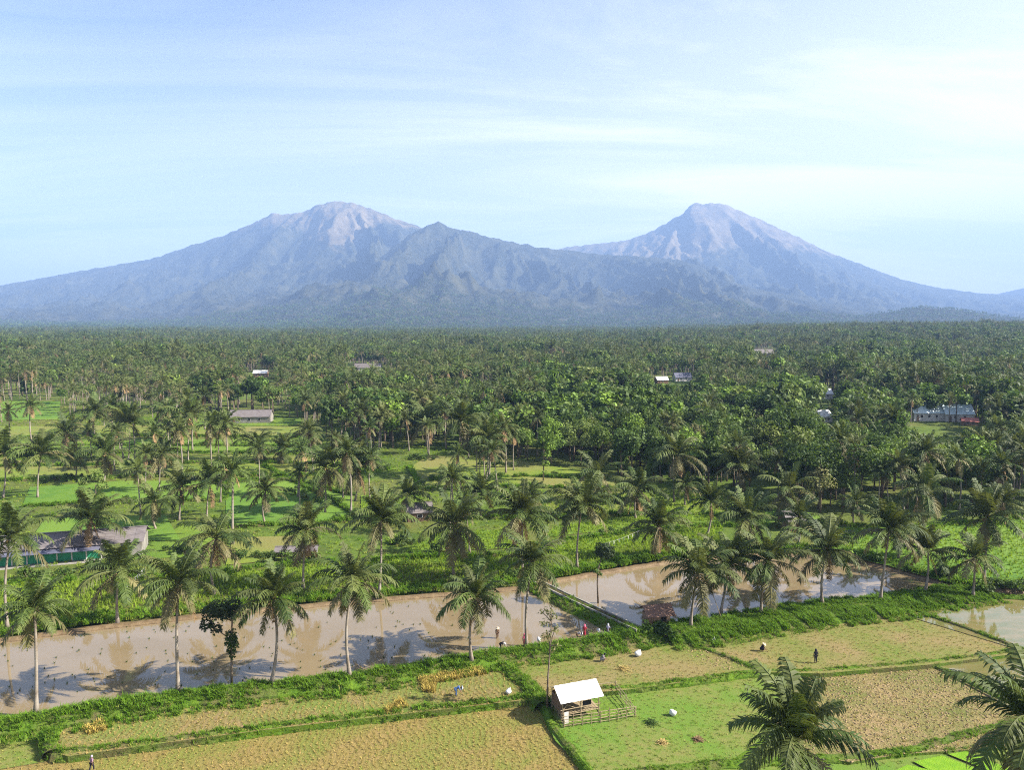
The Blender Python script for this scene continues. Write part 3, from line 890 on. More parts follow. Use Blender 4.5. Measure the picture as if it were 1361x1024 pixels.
HP = [  # base px, trunk top px, crown radius px, base height or None (on the ground sheet), label
    (48, 948, 46, 812, 62, 0.5, "bushy palm with one bent frond at the near bank's left end"),
    (237, 920, 237, 776, 62, 0.5, "slim upright palm on the near pond bank, just left of the twin-crowned dark tree"),
    (361, 908, 363, 797, 60, 0.5, "short palm on the near bank, first to the right of the twin-crowned dark tree"),
    (465, 900, 470, 772, 62, 0.5, "tall dark palm on the near bank in the middle of the left pond"),
    (627, 878, 632, 794, 60, 0.4, "spreading palm on the near bank beside the workers wading in the pond"),
    (700, 860, 708, 748, 56, 0.4, "curved slender palm standing over the worker in pink"),
    (918, 832, 928, 762, 62, 0.5, "leaning palm just right of the brown tiled hut, trunk bent at its foot"),
    (958, 815, 968, 754, 58, 0.5, "palm second to the right of the brown tiled hut, beside a leaning bamboo pole"),
    (1012, 815, 1021, 746, 62, 0.5, "palm with trunk bent at its foot, third to the right of the brown tiled hut"),
    (1093, 803, 1100, 732, 60, 0.5, "dark trunked palm on the wide green bank before the bright sky reflection"),
    (1170, 798, 1182, 706, 58, 0.5, "tall pale curved palm on the wide green bank near the right pond's end"),
    (1230, 785, 1233, 734, 50, 0.5, "short palm at the right pond's tapering corner"),
    (1293, 792, 1295, 742, 48, 0.4, "short palm at the corner of the weedy flooded paddy"),
    (1308, 772, 1312, 688, 58, 0.5, "tallest palm behind the weedy flooded paddy, long lower fronds hanging"),
    (10, 836, 14, 716, 62, 0.6, "tall palm with reddish trunk at the picture's left edge beside the green-walled building"),
    (156, 826, 158, 760, 58, 0.6, "short palm at the far pond edge, nearest to the white ribbons in the rice"),
    (285, 790, 287, 716, 56, 0.7, "palm with pale slim trunk in the bright grass right of the green-walled building"),
    (403, 782, 406, 706, 54, 0.7, "dark drooping palm standing before the low pale shed"),
    (504, 790, 506, 692, 54, 0.6, "grey-fronded tall palm behind the middle of the left pond"),
    (603, 765, 604, 698, 58, 0.7, "ragged palm with hanging dead fronds left of the white path line"),
    (695, 776, 694, 684, 56, 0.6, "tall palm at the far end of the dike between the ponds"),
    (767, 756, 774, 672, 56, 0.7, "tall palm with thick pale trunk behind the round clipped tree"),
    (874, 742, 876, 700, 46, 0.7, "squat palm at the far edge of the right pond"),
    (120, 745, 120, 692, 56, 0.7, "broad palm whose crown covers the grey roof of the green-walled building"),
    (1194, 742, 1196, 702, 40, 0.75, "small palm behind the tall pale curved palm, in the vivid rice"),
    (1221, 742, 1222, 716, 26, 0.75, "tiny young palm in the vivid green rice at the right"),
    (352, 697, 353, 652, 34, None, "small pale palm standing alone in the vivid rice plot"),
    (472, 666, 474, 622, 46, None, "yellowish drooping palm, right one of the close pair in the terraces"),
    (432, 682, 432, 622, 44, None, "dark palm, left one of the close pair in the terraces"),
    (646, 640, 648, 586, 40, None, "straw-coloured palm on the yellow plot before the forest edge"),
    (604, 634, 612, 560, 46, None, "tall curved palm at the forest edge above the yellow plot"),
    (566, 594, 567, 562, 40, None, "large palm with hanging fronds at the left end of the forest edge"),
    (896, 668, 899, 606, 44, None, "tall palm with bright hanging fronds against the dark forest wall"),
    (910, 672, 911, 646, 26, None, "small dark palm beside the tall one with bright hanging fronds"),
    (978, 664, 982, 622, 40, None, "palm at the forest edge just right of the centre plots"),
    (845, 690, 847, 652, 42, None, "low dark palm with long flat fronds on the centre plots"),
    (1046, 692, 1048, 652, 48, None, "arching palm at the forest edge above the right pond's middle"),
    (1228, 712, 1230, 652, 50, None, "dusky palm against the forest above the right pond's corner"),
    (640, 690, 640, 655, 40, None, "palm with upright fronds left of the tall palm at the dike's end"),
    (792, 668, 794, 630, 40, None, "shadowy palm before the forest, above the round clipped tree"),
    (275, 690, 279, 644, 48, None, "palm with wide arching fronds on the vivid plot, right one of three"),
    (238, 692, 240, 648, 40, None, "dark palm on the vivid plot, middle one of three"),
    (207, 704, 205, 668, 38, None, "dark palm on the vivid plot, left one of three"),
    (212, 632, 213, 606, 36, None, "stubby palm with hanging dead skirt on the upper terraces"),
    (50, 662, 55, 604, 42, None, "thin palm with ragged crown at the terraces' left, by a fence row"),
    (170, 616, 172, 564, 40, None, "upright palm in the middle of the left terraces"),
    (250, 616, 250, 556, 38, None, "tall full-crowned palm on the left terraces before the farmhouse"),
    (291, 612, 292, 572, 36, None, "skirted pale palm directly before the farmhouse's left end"),
    (340, 612, 342, 592, 32, None, "small palm below the long farmhouse on the terraces"),
    (376, 614, 377, 598, 32, None, "short fan-shaped palm right below the long farmhouse"),
    (138, 640, 139, 604, 38, None, "pale drooping palm on the left terraces above the vivid plot"),
    (100, 636, 99, 610, 26, None, "thin young palm on the left terraces by the dark bushes"),
    (4, 662, 5, 604, 44, None, "palm at the picture's left edge on the terraces"),
    (88, 606, 88, 576, 34, None, "palm on the left terraces just above the thin young one"),
    (224, 586, 226, 552, 32, None, "upper terrace palm in front of the far left grove"),
    (126, 578, 126, 548, 34, None, "palm at the grove's edge behind the left terraces"),
    (540, 690, 541, 660, 36, None, "ragged palm with upright centre fronds left of the grey roofed hut"),
    (1135, 700, 1137, 668, 30, None, "half hidden palm at the forest edge behind the vivid rice"),
    (1330, 700, 1332, 668, 36, None, "palm at the forest edge near the picture's right border"),
    (700, 684, 702, 660, 30, None, "low palm behind the crown of the tall dike-end palm"),
    (1060, 726, 1062, 690, 44, 0.7, "grey-green palm behind the right pond, left of the dark trunked palm"),
    (940, 712, 945, 668, 36, None, "palm behind the pair that leans right of the brown tiled hut"),
    (990, 728, 992, 690, 50, 0.7, "dense palm behind the trunks right of the brown tiled hut"),
]
for k, (bx, by, tx, ty, cr, z, lab) in enumerate(HP):
    b_ = PG(bx, by) if z is None else P(bx, by, z)
    top = PD(tx, ty, b_.y)
    scale = cr * b_.y / F / 5.1
    palm(b_, top.z - b_.z, top.x - b_.x, 0.0, max(0.55, scale), lab, 300 + k, n=27 if cr > 50 else 23, dead=0.35 if k % 3 else 0.15)
# the two big crowns close to the drone; their trunks stand on the lowest fields
for k, (px, py, dist, cr, lab) in enumerate(((1058, 985, 52, 105, "large near palm seen from above at the bottom, in front of the ploughed field"),
                                           (1372, 962, 50, 112, "large near palm cut off by the picture's right edge"))):
    tp = PD(px, py, dist)
    b_ = Vector((tp.x + 0.3, tp.y - 0.6, -1.6))
    palm(b_, tp.z + 1.6, tp.x - b_.x, tp.y - b_.y, cr * dist / F / 4.9, lab, 520 + k, n=28, dead=0.1)

# ------------------------------------------------------------------ leafy trees
def leaf_cloud(mb, lobes, n, size, r, mat=0, fill=0.35):
    tot = sum(l[3] ** 2 for l in lobes)
    for (cx, cy, cz, rad) in lobes:
        cnt = int(n * rad ** 2 / tot)
        for _ in range(cnt):
            d = Vector((r.gauss(0, 1), r.gauss(0, 1), r.gauss(0, 1))).normalized()
            if d.z < -0.5: d.z *= 0.4
            q = rad * (1 - fill * r.random() ** 1.6) * (0.9 + 0.25 * math.sin(d.x * 5 + cx) * math.cos(d.y * 4 + cz))
            p = Vector((cx, cy, cz)) + d * q
            nm = (d * 0.8 + Vector((r.gauss(0, 0.6), r.gauss(0, 0.6), 0.35 + r.gauss(0, 0.5)))).normalized()
            a = nm.cross(Vector((r.gauss(0, 1), r.gauss(0, 1), r.gauss(0, 1)))).normalized(); b = nm.cross(a)
            s = size * r.uniform(0.6, 1.25)
            mb.face([p - a * s * 0.5, p + b * s * 0.32, p + a * s * 0.55, p - b * s * 0.32], mat, r.random())

def make_lobes(r, h, w, n, kind):
    ls = []
    if kind == "round":
        for _ in range(n):
            a = r.uniform(0, 6.283); d = r.uniform(0.1, 0.55) * w
            ls.append((math.cos(a) * d, math.sin(a) * d, h * r.uniform(0.5, 0.82), w * r.uniform(0.3, 0.5)))
    elif kind == "wide":
        for _ in range(n):
            a = r.uniform(0, 6.283); d = r.uniform(0.3, 0.8) * w
            ls.append((math.cos(a) * d, math.sin(a) * d, h * r.uniform(0.6, 0.85), w * r.uniform(0.25, 0.42)))
    elif kind == "column":
        for k in range(n):
            ls.append((r.uniform(-.2, .2) * w, r.uniform(-.2, .2) * w, h * (0.22 + 0.7 * k / (n - 1)), w * r.uniform(0.35, 0.55) * (1 - 0.4 * k / n)))
    return ls

def tree_meshes(kind, h, w, nl, nleaf, size, mat, seed):
    r = random.Random(seed)
    lobes = make_lobes(r, h, w, nl, kind)
    tk = MB()
    tk.tube([(0, 0, -0.4), (0.1, 0, h * 0.25), (0.0, 0.1, h * 0.5), (0.1, 0, h * 0.72)], [0.28, 0.2, 0.15, 0.06], 7)
    for l in lobes[:6]:
        tk.tube([(0, 0.05, h * r.uniform(0.25, 0.45)), (l[0] * 0.5, l[1] * 0.5, l[2] * 0.8), (l[0], l[1], l[2])], [0.12, 0.08, 0.03], 5)
    cr = MB()
    leaf_cloud(cr, lobes, nleaf, size, r)
    return tk.mesh("trunk", M["bark"], True), cr.mesh("crown", mat)

TREES = []
kinds = [("round", 12, 5.0, 9, "leaf_a", "dark round"), ("round", 11, 4.6, 8, "leaf_b", "mid green bushy"), ("round", 13, 4.8, 10, "leaf_c", "bright light green"),
         ("wide", 13, 6.5, 11, "leaf_a", "dark spreading"), ("wide", 11, 5.6, 10, "leaf_b", "broad mid green"), ("column", 14, 3.6, 7, "leaf_b", "tall narrow green"),
         ("column", 13, 3.4, 7, "leaf_a", "tall narrow dark"), ("round", 10, 4.2, 8, "leaf_d", "dull olive")]
for k, (kd, h, w_, nl, mt_, desc) in enumerate(kinds):
    TREES.append((*tree_meshes(kd, h, w_, nl, 1500, 0.62, M[mt_], 700 + k), desc, h))

# hand placed small trees on the banks
def small_tree(base, desc, label, trunk_pts, trunk_r, lobes, nleaf, size, mat, name="tree", bark="bark"):
    o = empty(name, base)
    tag(o, label, "tree")
    tk = MB()
    tk.tube(trunk_pts, trunk_r, 7)
    top = Vector(trunk_pts[-1])
    for l in lobes:
        q = min(trunk_pts, key=lambda p: abs(p[2] - (l[2] - l[3])))
        tk.tube([q, ((q[0] + l[0]) / 2, (q[1] + l[1]) / 2, q[2] * 0.4 + l[2] * 0.6), (l[0], l[1], l[2])], [0.08, 0.06, 0.03], 5)
    tk.build("trunk", M[bark], o, True)
    return o
def crown_part(o, lobes, nleaf, size, mat, seed, fill=0.3):
    r = random.Random(seed); cr = MB()
    leaf_cloud(cr, lobes, nleaf, size, r, 0, fill)
    cr.build("crown", M[mat], o)

b_ = P(308, 908, 0.5); s_ = b_.y / F
L1 = [((x - 308) * s_, dy, (908 - y) * s_ * 1.02, rr * s_) for x, y, rr, dy in ((276, 828, 11, 0), (283, 812, 15, 0.4), (296, 803, 14, -0.5), (310, 803, 14, 0.5), (318, 810, 12, -0.3), (288, 835, 9, 0.3), (300, 812, 14, 0))]
L2 = [((x - 308) * s_, dy, (908 - y) * s_ * 1.02, rr * s_) for x, y, rr, dy in ((310, 843, 10, 0), (306, 853, 9, 0.4), (314, 852, 9, -0.4), (309, 863, 8, 0), (309, 872, 5, 0.1))]
o_ = small_tree(b_, "", "thin tree with two separate dark crowns on the near pond bank", [(0, 0, -0.3), (0.05, 0, 2.6), (0.1, 0, 5.6), (0.3, 0, 8.0), (0.2, 0, 9.6)], [0.17, 0.14, 0.12, 0.1, 0.06], L1[:4], 0, 0, "leaf_black")
crown_part(o_, L1, 2600, 0.34, "leaf_black", 1, 0.25); crown_part(o_, L2, 700, 0.36, "leaf_a", 2, 0.4)
b_ = P(795, 800, 0.4); s_ = b_.y / F
o_ = small_tree(b_, "", "small tree clipped to a dark ball standing in the right pond beside the dike", [(0, 0, -0.3), (-0.15, 0, 3.0), (-0.1, 0, 5.2), (0.5, 0, 7.4)], [0.16, 0.13, 0.12, 0.06], [(0.9, 0, 69 * s_, 1.4)], 0, 0, "leaf_black")
crown_part(o_, [(8 * s_, 0, 69 * s_, 14 * s_), (5 * s_, 0.5, 71 * s_, 12 * s_), (11 * s_, -0.4, 67 * s_, 12 * s_)], 1500, 0.34, "leaf_black", 3, 0.25)
crown_part(o_, [(-3 * s_, 0, 43 * s_, 5 * s_), (1 * s_, 0, 39 * s_, 4 * s_)], 150, 0.34, "leaf_a", 4)
b_ = P(727, 944, -0.9); s_ = b_.y / F
LT = [((x - 727) * s_, dy, (944 - y) * s_ * 1.02, rr * s_) for x, y, rr, dy in ((727, 806, 8, 0), (735, 815, 10, .4), (722, 822, 9, -.4), (738, 832, 9, .2), (726, 842, 11, 0), (740, 852, 7, -.2), (732, 862, 7, .3), (718, 808, 6, .2), (734, 800, 5, 0))]
o_ = small_tree(b_, "", "tall thin sparse-leaved tree rising beside the white roofed hut", [(0, 0, -0.3), (0.1, 0, 4.0), (0.35, 0, 8.0), (0.5, 0, 11.0), (0.5, 0, 13.0)], [0.14, 0.11, 0.09, 0.06, 0.03], LT, 0, 0, "leaf_d")
crown_part(o_, LT, 430, 0.30, "leaf_d", 5, 0.9)
b_ = PG(722, 640); s_ = b_.y / F
o_ = small_tree(b_, "", "bright narrow column-shaped tree before the dark forest wall", [(0, 0, -0.3), (0.1, 0, 5.0), (0.2, 0, 14.0)], [0.2, 0.16, 0.08], [], 0, 0, "leaf_c")
crown_part(o_, [((x - 722) * s_, dy, (640 - y) * s_, rr * s_) for x, y, rr, dy in ((724, 628, 4, 0), (725, 616, 6, 0), (727, 604, 7, .5), (730, 592, 9, -.5), (736, 578, 11, .4), (724, 582, 9, 0), (733, 566, 11, 0), (728, 558, 8, 0), (742, 564, 7, .3))], 1500, 0.6, "leaf_c", 6)
b_ = PG(128, 690); s_ = b_.y / F
o_ = small_tree(b_, "", "leafy shrub-like tree behind the green-walled building, broad hanging leaves", [(0, 0, -0.3), (0.1, 0, 4.0), (0.2, 0, 8.0)], [0.2, 0.16, 0.08], [], 0, 0, "leaf_b")
crown_part(o_, [((x - 128) * s_, dy, (690 - y) * s_, rr * s_) for x, y, rr, dy in ((115, 640, 9, 0), (128, 632, 10, .6), (140, 645, 9, -.6), (120, 655, 10, 0), (136, 662, 9, .3), (126, 675, 9, 0))], 900, 0.55, "leaf_b", 7)

# ------------------------------------------------------------------ forest and grove layout (base points on the ground)
EDGE = [(-400, 545), (0, 548), (60, 545), (120, 552), (230, 552), (300, 549), (330, 552), (400, 560), (450, 592), (520, 602), (560, 592), (640, 606), (690, 613), (760, 623), (860, 642), (960, 652), (1040, 674), (1130, 694),
        (1250, 694), (1361, 686), (1700, 686)]
ex, ey = zip(*EDGE)
OPEN = [MID[15][0], MID[16][0], MID[17][0], MID[18][0]]
HOUSE_PX = [(330, 562, 30), (1233, 570, 34), (1276, 570, 30), (1096, 562, 16), (1096, 530, 14), (345, 503, 12), (488, 495, 16), (908, 508, 10), (880, 512, 9), (1016, 476, 8)]
def cand(d0, d1, area):
    n = int(0.80 * (d1 ** 2 - d0 ** 2) / area)
    y = np.sqrt(rng.uniform(d0 ** 2, d1 ** 2, n))
    u = rng.uniform(-0.80, 0.80, n)
    return u * y, y
FX, FY = [], []
for d0, d1, ar in ((140, 185, 30), (185, 420, 26), (420, 1000, 40), (1000, 2000, 75), (2000, 3250, 115)):
    x, y = cand(d0, d1, ar); FX.append(x); FY.append(y)
FX, FY = np.concatenate(FX), np.concatenate(FY)
FZ = forest_ground(FX, FY)
px, py = proj(FX, FY, FZ)
keep = py < np.interp(px, ex, ey) + 3 * np.sin(px * 0.13) + rng.normal(0, 1.5, len(px))
keep |= (py > np.interp(px, ex, ey)) & (py < 745) & (px < 1340) & (px > -60) & (rng.random(len(px)) < np.interp(px, [0, 600, 700, 1361], [0.10, 0.09, 0.04, 0.015])) & ~((px < 225) & (py > 690)) & ~((np.abs(px - 395) < 40) & (py > 690)) & ((vco(FX, FY) > 139) | (FX < 60))
for q in OPEN: keep &= ~inside(q, px, py)
for hx, hy, hr in HOUSE_PX: keep &= ~((np.abs(px - hx) < hr) & (py > hy - 8) & (py < hy + hr * 0.55))
keep &= ~((rng.random(len(px)) > np.interp(px, [0, 400, 560, 700], [0.42, 0.55, 0.8, 1.0])) & (FY < 520))
FX, FY, FZ, px, py = (a_[keep] for a_ in (FX, FY, FZ, px, py))
big = fbm(FX / 140 + 5, FY / 260, 3, 40)
pf = np.interp(px, [0, 380, 560, 700, 1000, 1361], [0.80, 0.66, 0.42, 0.14, 0.17, 0.26])            # share of palms
pf_far = np.interp(px, [0, 700, 1361], [0.74, 0.60, 0.42])
mixf = np.clip((FY - 330) / 260, 0, 1)
pfr = np.clip(pf * (1 - mixf) + pf_far * mixf + big * 1.1, 0.04, 0.95)
is_palm = rng.random(len(FX)) < pfr
terr = py > np.interp(px, ex, ey) + 6                    # lone palms out on the terraces
is_palm |= terr
low = np.ones(len(FX))
for hx, hy, hr in HOUSE_PX: low = np.where((np.abs(px - hx) < max(hr * 1.15, hr + 12)) & (py > hy - 8) & (py < hy + 36), 0.26, low)
for hx, hy, hr in HOUSE_PX[1:5]: low = np.where((np.abs(px - hx) < hr + 8) & (py >= hy + 36) & (py < hy + 74), np.minimum(low, 0.40 + 0.4 * (py - hy - 36) / 38), low)
inframe = (px > -20) & (px < 1381)
order = np.argsort(FY)
near_p = [i for i in order if is_palm[i] and inframe[i]][:232]
near_t = [i for i in order if not is_palm[i] and inframe[i]][:230]
indiv = np.zeros(len(FX), bool); indiv[near_p] = True; indiv[near_t] = True

LAND = [(330, 555, "the long farmhouse"), (1235, 555, "the pale blue roofed house"), (1275, 556, "the red edged house roof"), (1096, 556, "the small white roofed house"), (1096, 524, "the upper white roof"),
        (345, 498, "the pale hilltop pavilion"), (488, 490, "the distant grey roof"), (908, 503, "the small bluish roof"), (612, 555, "the tall curved palm at the forest edge"),
        (733, 570, "the bright column-shaped tree"), (900, 606, "the bright hanging palm"), (1182, 660, "the tall pale curved palm"), (982, 622, "the palm right of the centre plots"),
        (1312, 660, "the tallest palm at right"), (1048, 650, "the arching palm above the right pond"), (172, 560, "the upright palm on the left terraces"), (40, 546, "the green clearing at far left"),
        (655, 524, "the yellow clearing inside the forest"), (515, 506, "the green clearing below the left volcano"), (474, 600, "the close pair of terrace palms"), (835, 600, "the forest wall above the right pond"),
        (1180, 620, "the slope above vivid rice"), (780, 540, "the paler trees of the middle forest"), (1010, 560, "the right forest's round crowns"), (250, 520, "the palm grove behind the terraces")]
ORD = ["", "second ", "third ", "fourth ", "fifth ", "sixth ", "seventh ", "eighth ", "ninth ", "tenth ", "eleventh ", "twelfth ", "thirteenth ", "fourteenth ", "fifteenth ", "sixteenth ", "seventeenth ", "eighteenth ", "nineteenth ", "twentieth "]
_cnt = {}
def where_label(desc, x, y):
    lx, ly, nm = min(LAND, key=lambda q: (q[0] - x) ** 2 + 4 * (q[1] - y) ** 2)
    dx, dy = x - lx, y - ly
    if abs(dx) > 2.2 * abs(dy): rel = "left of" if dx < 0 else "right of"
    else: rel = ("above" if dy < 0 else "below")
    key = (desc, rel, nm)
    _cnt[key] = _cnt.get(key, 0) + 1
    k = _cnt[key]
    if len(desc.split()) > 3: desc = desc.replace("coconut ", "")
    return "%s, %s %s %s" % (desc, (ORD[min(k - 1, 19)] + "closest").strip() if k > 1 else "closest", rel, nm)
def sort_land(ids, tops):
    def dist(i):
        x, y = px[i], tops(i)
        return min((q[0] - x) ** 2 + 4 * (q[1] - y) ** 2 for q in LAND)
    return sorted(ids, key=dist)

def palm_crown(n, npairs, lw, seed, nseg=2, ll=1.05):
    r = random.Random(seed)
    vs, fs, ms, ts = [], [], [], []
    mb = MB()
    for key, az, s in crown_plan(n, seed, 0.3):
        k = key[0]
        e, L, c_ = FT[k] if isinstance(k, int) else ((10, 5.0, 1.4) if k == "pale" else (-64, 4.0, 0.35))
        mi = 0 if (isinstance(k, int) and k < 6) else (2 if k == "dead" else 1)
        fm = frond_mesh(R(e), L * s, c_, npairs, ll, lw, M["frond"], r.randint(0, 9999), nseg)
        rot = Matrix.Rotation(az, 4, "Z")
        b = len(mb.v)
        mb.v.extend([tuple(rot @ v.co) for v in fm.vertices])
        tt_ = [d.value for d in fm.attributes["tint"].data]
        for pi, p in enumerate(fm.polygons):
            mb.f.append(tuple(b + v for v in p.vertices)); mb.m.append(mi); mb.t.append(tt_[pi])
        bpy.data.meshes.remove(fm)
    return mb
PMATS = [M["frond"], M["frond_pale"], M["frond_dead"]]
CROWNS = [palm_crown(23, 17, 0.22, 800 + k).mesh("crown", PMATS) for k in range(6)]
TRUNKS = [trunk_mesh(12.0, dx, 0, 0.2, 0.13, 850 + k) for k, dx in enumerate((0.0, 0.9, -0.7, 1.6))]
TDX = (0.0, 0.9, -0.7, 1.6)
ptop = lambda i: proj(FX[i], FY[i], FZ[i] + 13)[1]
for i in sort_land(near_p, ptop):
    r = random.Random(int(i))
    s = r.uniform(0.72, 1.25) * low[i]; k = r.randint(0, 3)
    desc = ("tall coconut palm" if s > 1.06 else "short coconut palm" if s < 0.85 else "coconut palm") + (" leaning over" if k == 3 else "")
    o_ = empty("coconut_palm", (FX[i], FY[i], FZ[i]), r.uniform(0, 6.28)); o_.scale = (s, s, s)
    tag(o_, where_label(desc, px[i], ptop(i)), "palm tree", "coconut palms of the groves")
    add_obj("trunk", TRUNKS[k], o_)
    add_obj("crown", CROWNS[r.randint(0, 5)], o_, (TDX[k], 0, 12.0), (0, 0, r.uniform(0, 6.28)), r.uniform(0.85, 1.05))
ttop = lambda i: proj(FX[i], FY[i], FZ[i] + 10)[1]
TW = np.array([3.0, 3.2, 2.2, 2.0, 2.2, 1.0, 1.2, 1.2]); TW /= TW.sum()
tk_idx = rng.choice(8, len(FX), p=TW)
for i in sort_land(near_t, ttop):
    r = random.Random(int(i))
    tm, cm, desc, h = TREES[tk_idx[i]]
    s = r.uniform(0.75, 1.4) * low[i]
    o_ = empty("forest_tree", (FX[i], FY[i], FZ[i]), r.uniform(0, 6.28)); o_.scale = (s, s, s * r.uniform(0.9, 1.15))
    tag(o_, where_label(("large " if s > 1.15 else "small " if s < 0.82 else "") + desc + " tree", px[i], ttop(i)), "tree", "trees of the near forest")
    add_obj("trunk", tm, o_); add_obj("crown", cm, o_)

# far groves: one stuff object each for palms and leafy trees
def far_palm(seed, k):
    mb = palm_crown(15, 8, 0.36, seed, 1, 1.25)
    mb.v = [(x + TDX[k], y, z + 12.0) for x, y, z in mb.v]
    n0 = len(mb.f)
    mb.tube([(0, 0, -0.3), (TDX[k] * 0.4, 0, 6), (TDX[k], 0, 12)], [0.26, 0.19, 0.14], 5, 3)
    return mb.mesh("far_palm", PMATS + [M["bark_palm"]])
far_p = [("palm", far_palm(870 + k, k % 4)) for k in range(5)]
def far_tree(kd, h, w_, nl, mt_, seed):
    r = random.Random(seed); cr = MB()
    leaf_cloud(cr, make_lobes(r, h, w_, nl, kd), 420, 1.15, r)
    cr.tube([(0, 0, -0.3), (0, 0, h * 0.6)], [0.28, 0.12], 5, 1)
    return cr.mesh("far_tree", [M[mt_], M["bark"]])
far_t = [("tree", far_tree(kd, h, w_, nl, mt_, 900 + k)) for k, (kd, h, w_, nl, mt_, _) in enumerate(kinds)]
rest_p = np.where(is_palm & ~indiv)[0]
rest_t = np.where(~is_palm & ~indiv)[0]
big2 = fbm(FX / 60 + 9, FY / 90, 3, 44)
grow = lambda ids: rng.uniform(0.7, 1.25, len(ids)) * np.clip(1 + 0.9 * big2[ids], 0.6, 1.6) * low[ids] * np.interp(FY[ids], [300, 1500, 3300], [1.0, 1.1, 1.3])
P3 = np.stack([FX, FY, FZ], 1)
# (palms of the far plain)
scatter("palm_grove", P3[rest_p], rng.uniform(0, 6.28, len(rest_p)), grow(rest_p), rng.integers(0, 5, len(rest_p)), far_p,
        "vast distant coconut palm grove reaching to the foot of the mountains", "palm grove")
scatter("far_forest", P3[rest_t], rng.uniform(0, 6.28, len(rest_t)), grow(rest_t) * 1.12, tk_idx[rest_t], far_t,
        "distant leafy woods mixed through the palm groves", "forest")
# thin woods on the mountain foot
n = 26000
y = np.sqrt(rng.uniform(3200 ** 2, 5400 ** 2, n)); x = rng.uniform(-0.8, 0.8, n) * y
z = np.maximum(mountain_z(x, y), forest_ground(x, np.minimum(y, 3450)) * (y < 3450)) - 0.5
pm = rng.integers(0, 8, n)
scatter("foothill_forest", np.stack([x, y, z], 1), rng.uniform(0, 6.28, n), rng.uniform(1.1, 1.9, n), pm, far_t, "hazy blue-green woods on the low slopes under the mountains", "forest")

# shrubs along the terraces and banks, each its own plant
def shrub_mesh(seed, mt_, w_=1.6, h=1.7, n=260, size=0.36):
    r = random.Random(seed); mb = MB()
    leaf_cloud(mb, [(r.uniform(-1, 1) * w_ * 0.5, r.uniform(-1, 1) * w_ * 0.5, h * r.uniform(0.3, 0.65), w_ * r.uniform(0.35, 0.55)) for _ in range(6)], n, size, r, 0, 0.5)
    return mb.mesh("foliage", M[mt_])
SHR = [shrub_mesh(950 + k, mt_) for k, mt_ in enumerate(("leaf_a", "leaf_b", "leaf_a", "leaf_c"))]
STEM = MB()
for k in range(5):
    STEM.tube([(0, 0, -0.2), (math.cos(k * 1.3) * 0.4, math.sin(k * 1.3) * 0.4, 1.0)], [0.04, 0.02], 4)
STEM = STEM.mesh("stem", M["bark"])
SH = [(390, 655, 4, 30, "hedge row beside the vivid plot"), (420, 668, 4, 26, "dark hedge row under the terrace palms"), (462, 690, 3, 26, "hedge behind the shaded rice plot"), (540, 725, 5, 40, "bushes left of the grey roofed hut"),
      (590, 735, 3, 24, "bushes under the ragged palm"), (740, 690, 5, 50, "hedge behind the tall thick-trunked palm"), (830, 672, 4, 36, "hedge on the centre plots"), (1140, 745, 5, 50, "dark hedge at the right pond's far side"),
      (1262, 768, 4, 24, "leafy clump at the right pond's tapering corner"), (1330, 785, 6, 60, "dark hedge behind the weedy flooded paddy"), (90, 640, 5, 60, "fence row of bushes on the left terraces"), (330, 742, 4, 40, "bushes beside the low pale shed"),
      (240, 735, 4, 36, "bushes at the right end of the green-walled building"), (60, 770, 4, 50, "low plants under the green-walled building"), (140, 757, 3, 30, "dark low plants before the green-walled building"),
      (875, 846, 3, 16, "dark bush clump before the brown tiled hut"), (393, 748, 5, 66, "row of bushes before the low pale shed"), (680, 770, 4, 26, "bushes where the dike meets the far meadow"), (660, 620, 4, 40, "bushes along the forest foot"), (1000, 680, 5, 44, "bushes at the edge of the centre plots"),
      (1090, 700, 4, 40, "bushes along the foot of the right forest"), (560, 612, 4, 34, "shrubs at the left end of the forest edge"), (160, 600, 4, 70, "scattered shrubs on the upper left terraces"), (20, 590, 4, 36, "shrubs on the far left terraces")]
for k, (cx, cy, n, sp, desc) in enumerate(SH):
    r = random.Random(1000 + k)
    for j in range(n):
        bx = cx + sp * (j / max(1, n - 1) - 0.5) + r.uniform(-3, 3); by = cy + r.uniform(-3, 3)
        b_ = PG(bx, by) if not (850 < cx < 900) else P(bx, by, -0.1)
        if b_.z < 0.3 and cx > 1100: b_ = P(bx, by, 0.4)
        o_ = empty("shrub", b_, r.uniform(0, 6.28)); s = r.uniform(0.8, 1.6); o_.scale = (s, s, s * r.uniform(0.8, 1.2))
        pos_ = ["leftmost", "second from the left", "third from the left", "fourth from the left", "fifth from the left", "sixth from the left"][j] if j < n - 1 else "rightmost"
        tag(o_, "shrub, %s in the %s" % (pos_, desc), "shrub", "shrubs along banks and terraces")
        add_obj("foliage", SHR[(k + j) % 4 if j % 3 == 0 else (k % 3)], o_); add_obj("stem", STEM, o_)

# ------------------------------------------------------------------ buildings
def gable(mb, w_, d_, z0, z1, ov=0.4, th=0.08, mat=0, notch=False):
    """two roof slopes, ridge along x"""
    for sg in (-1, 1):
        a = Vector((0, sg * (d_ / 2 + ov), z0 - ov * (z1 - z0) / (d_ / 2))); b = Vector((0, 0, z1))
        L = (a - b).length
        ang = math.atan2((a - b).z, abs(a.y))
        Mx = Matrix.Translation((a + b) / 2 + Vector((0, 0, th * 0.5))) @ Matrix.Rotation(sg * ang, 4, "X")
        mb.box((0, 0, 0), (w_ + 2 * ov, L, th), M=Mx, mat=mat)

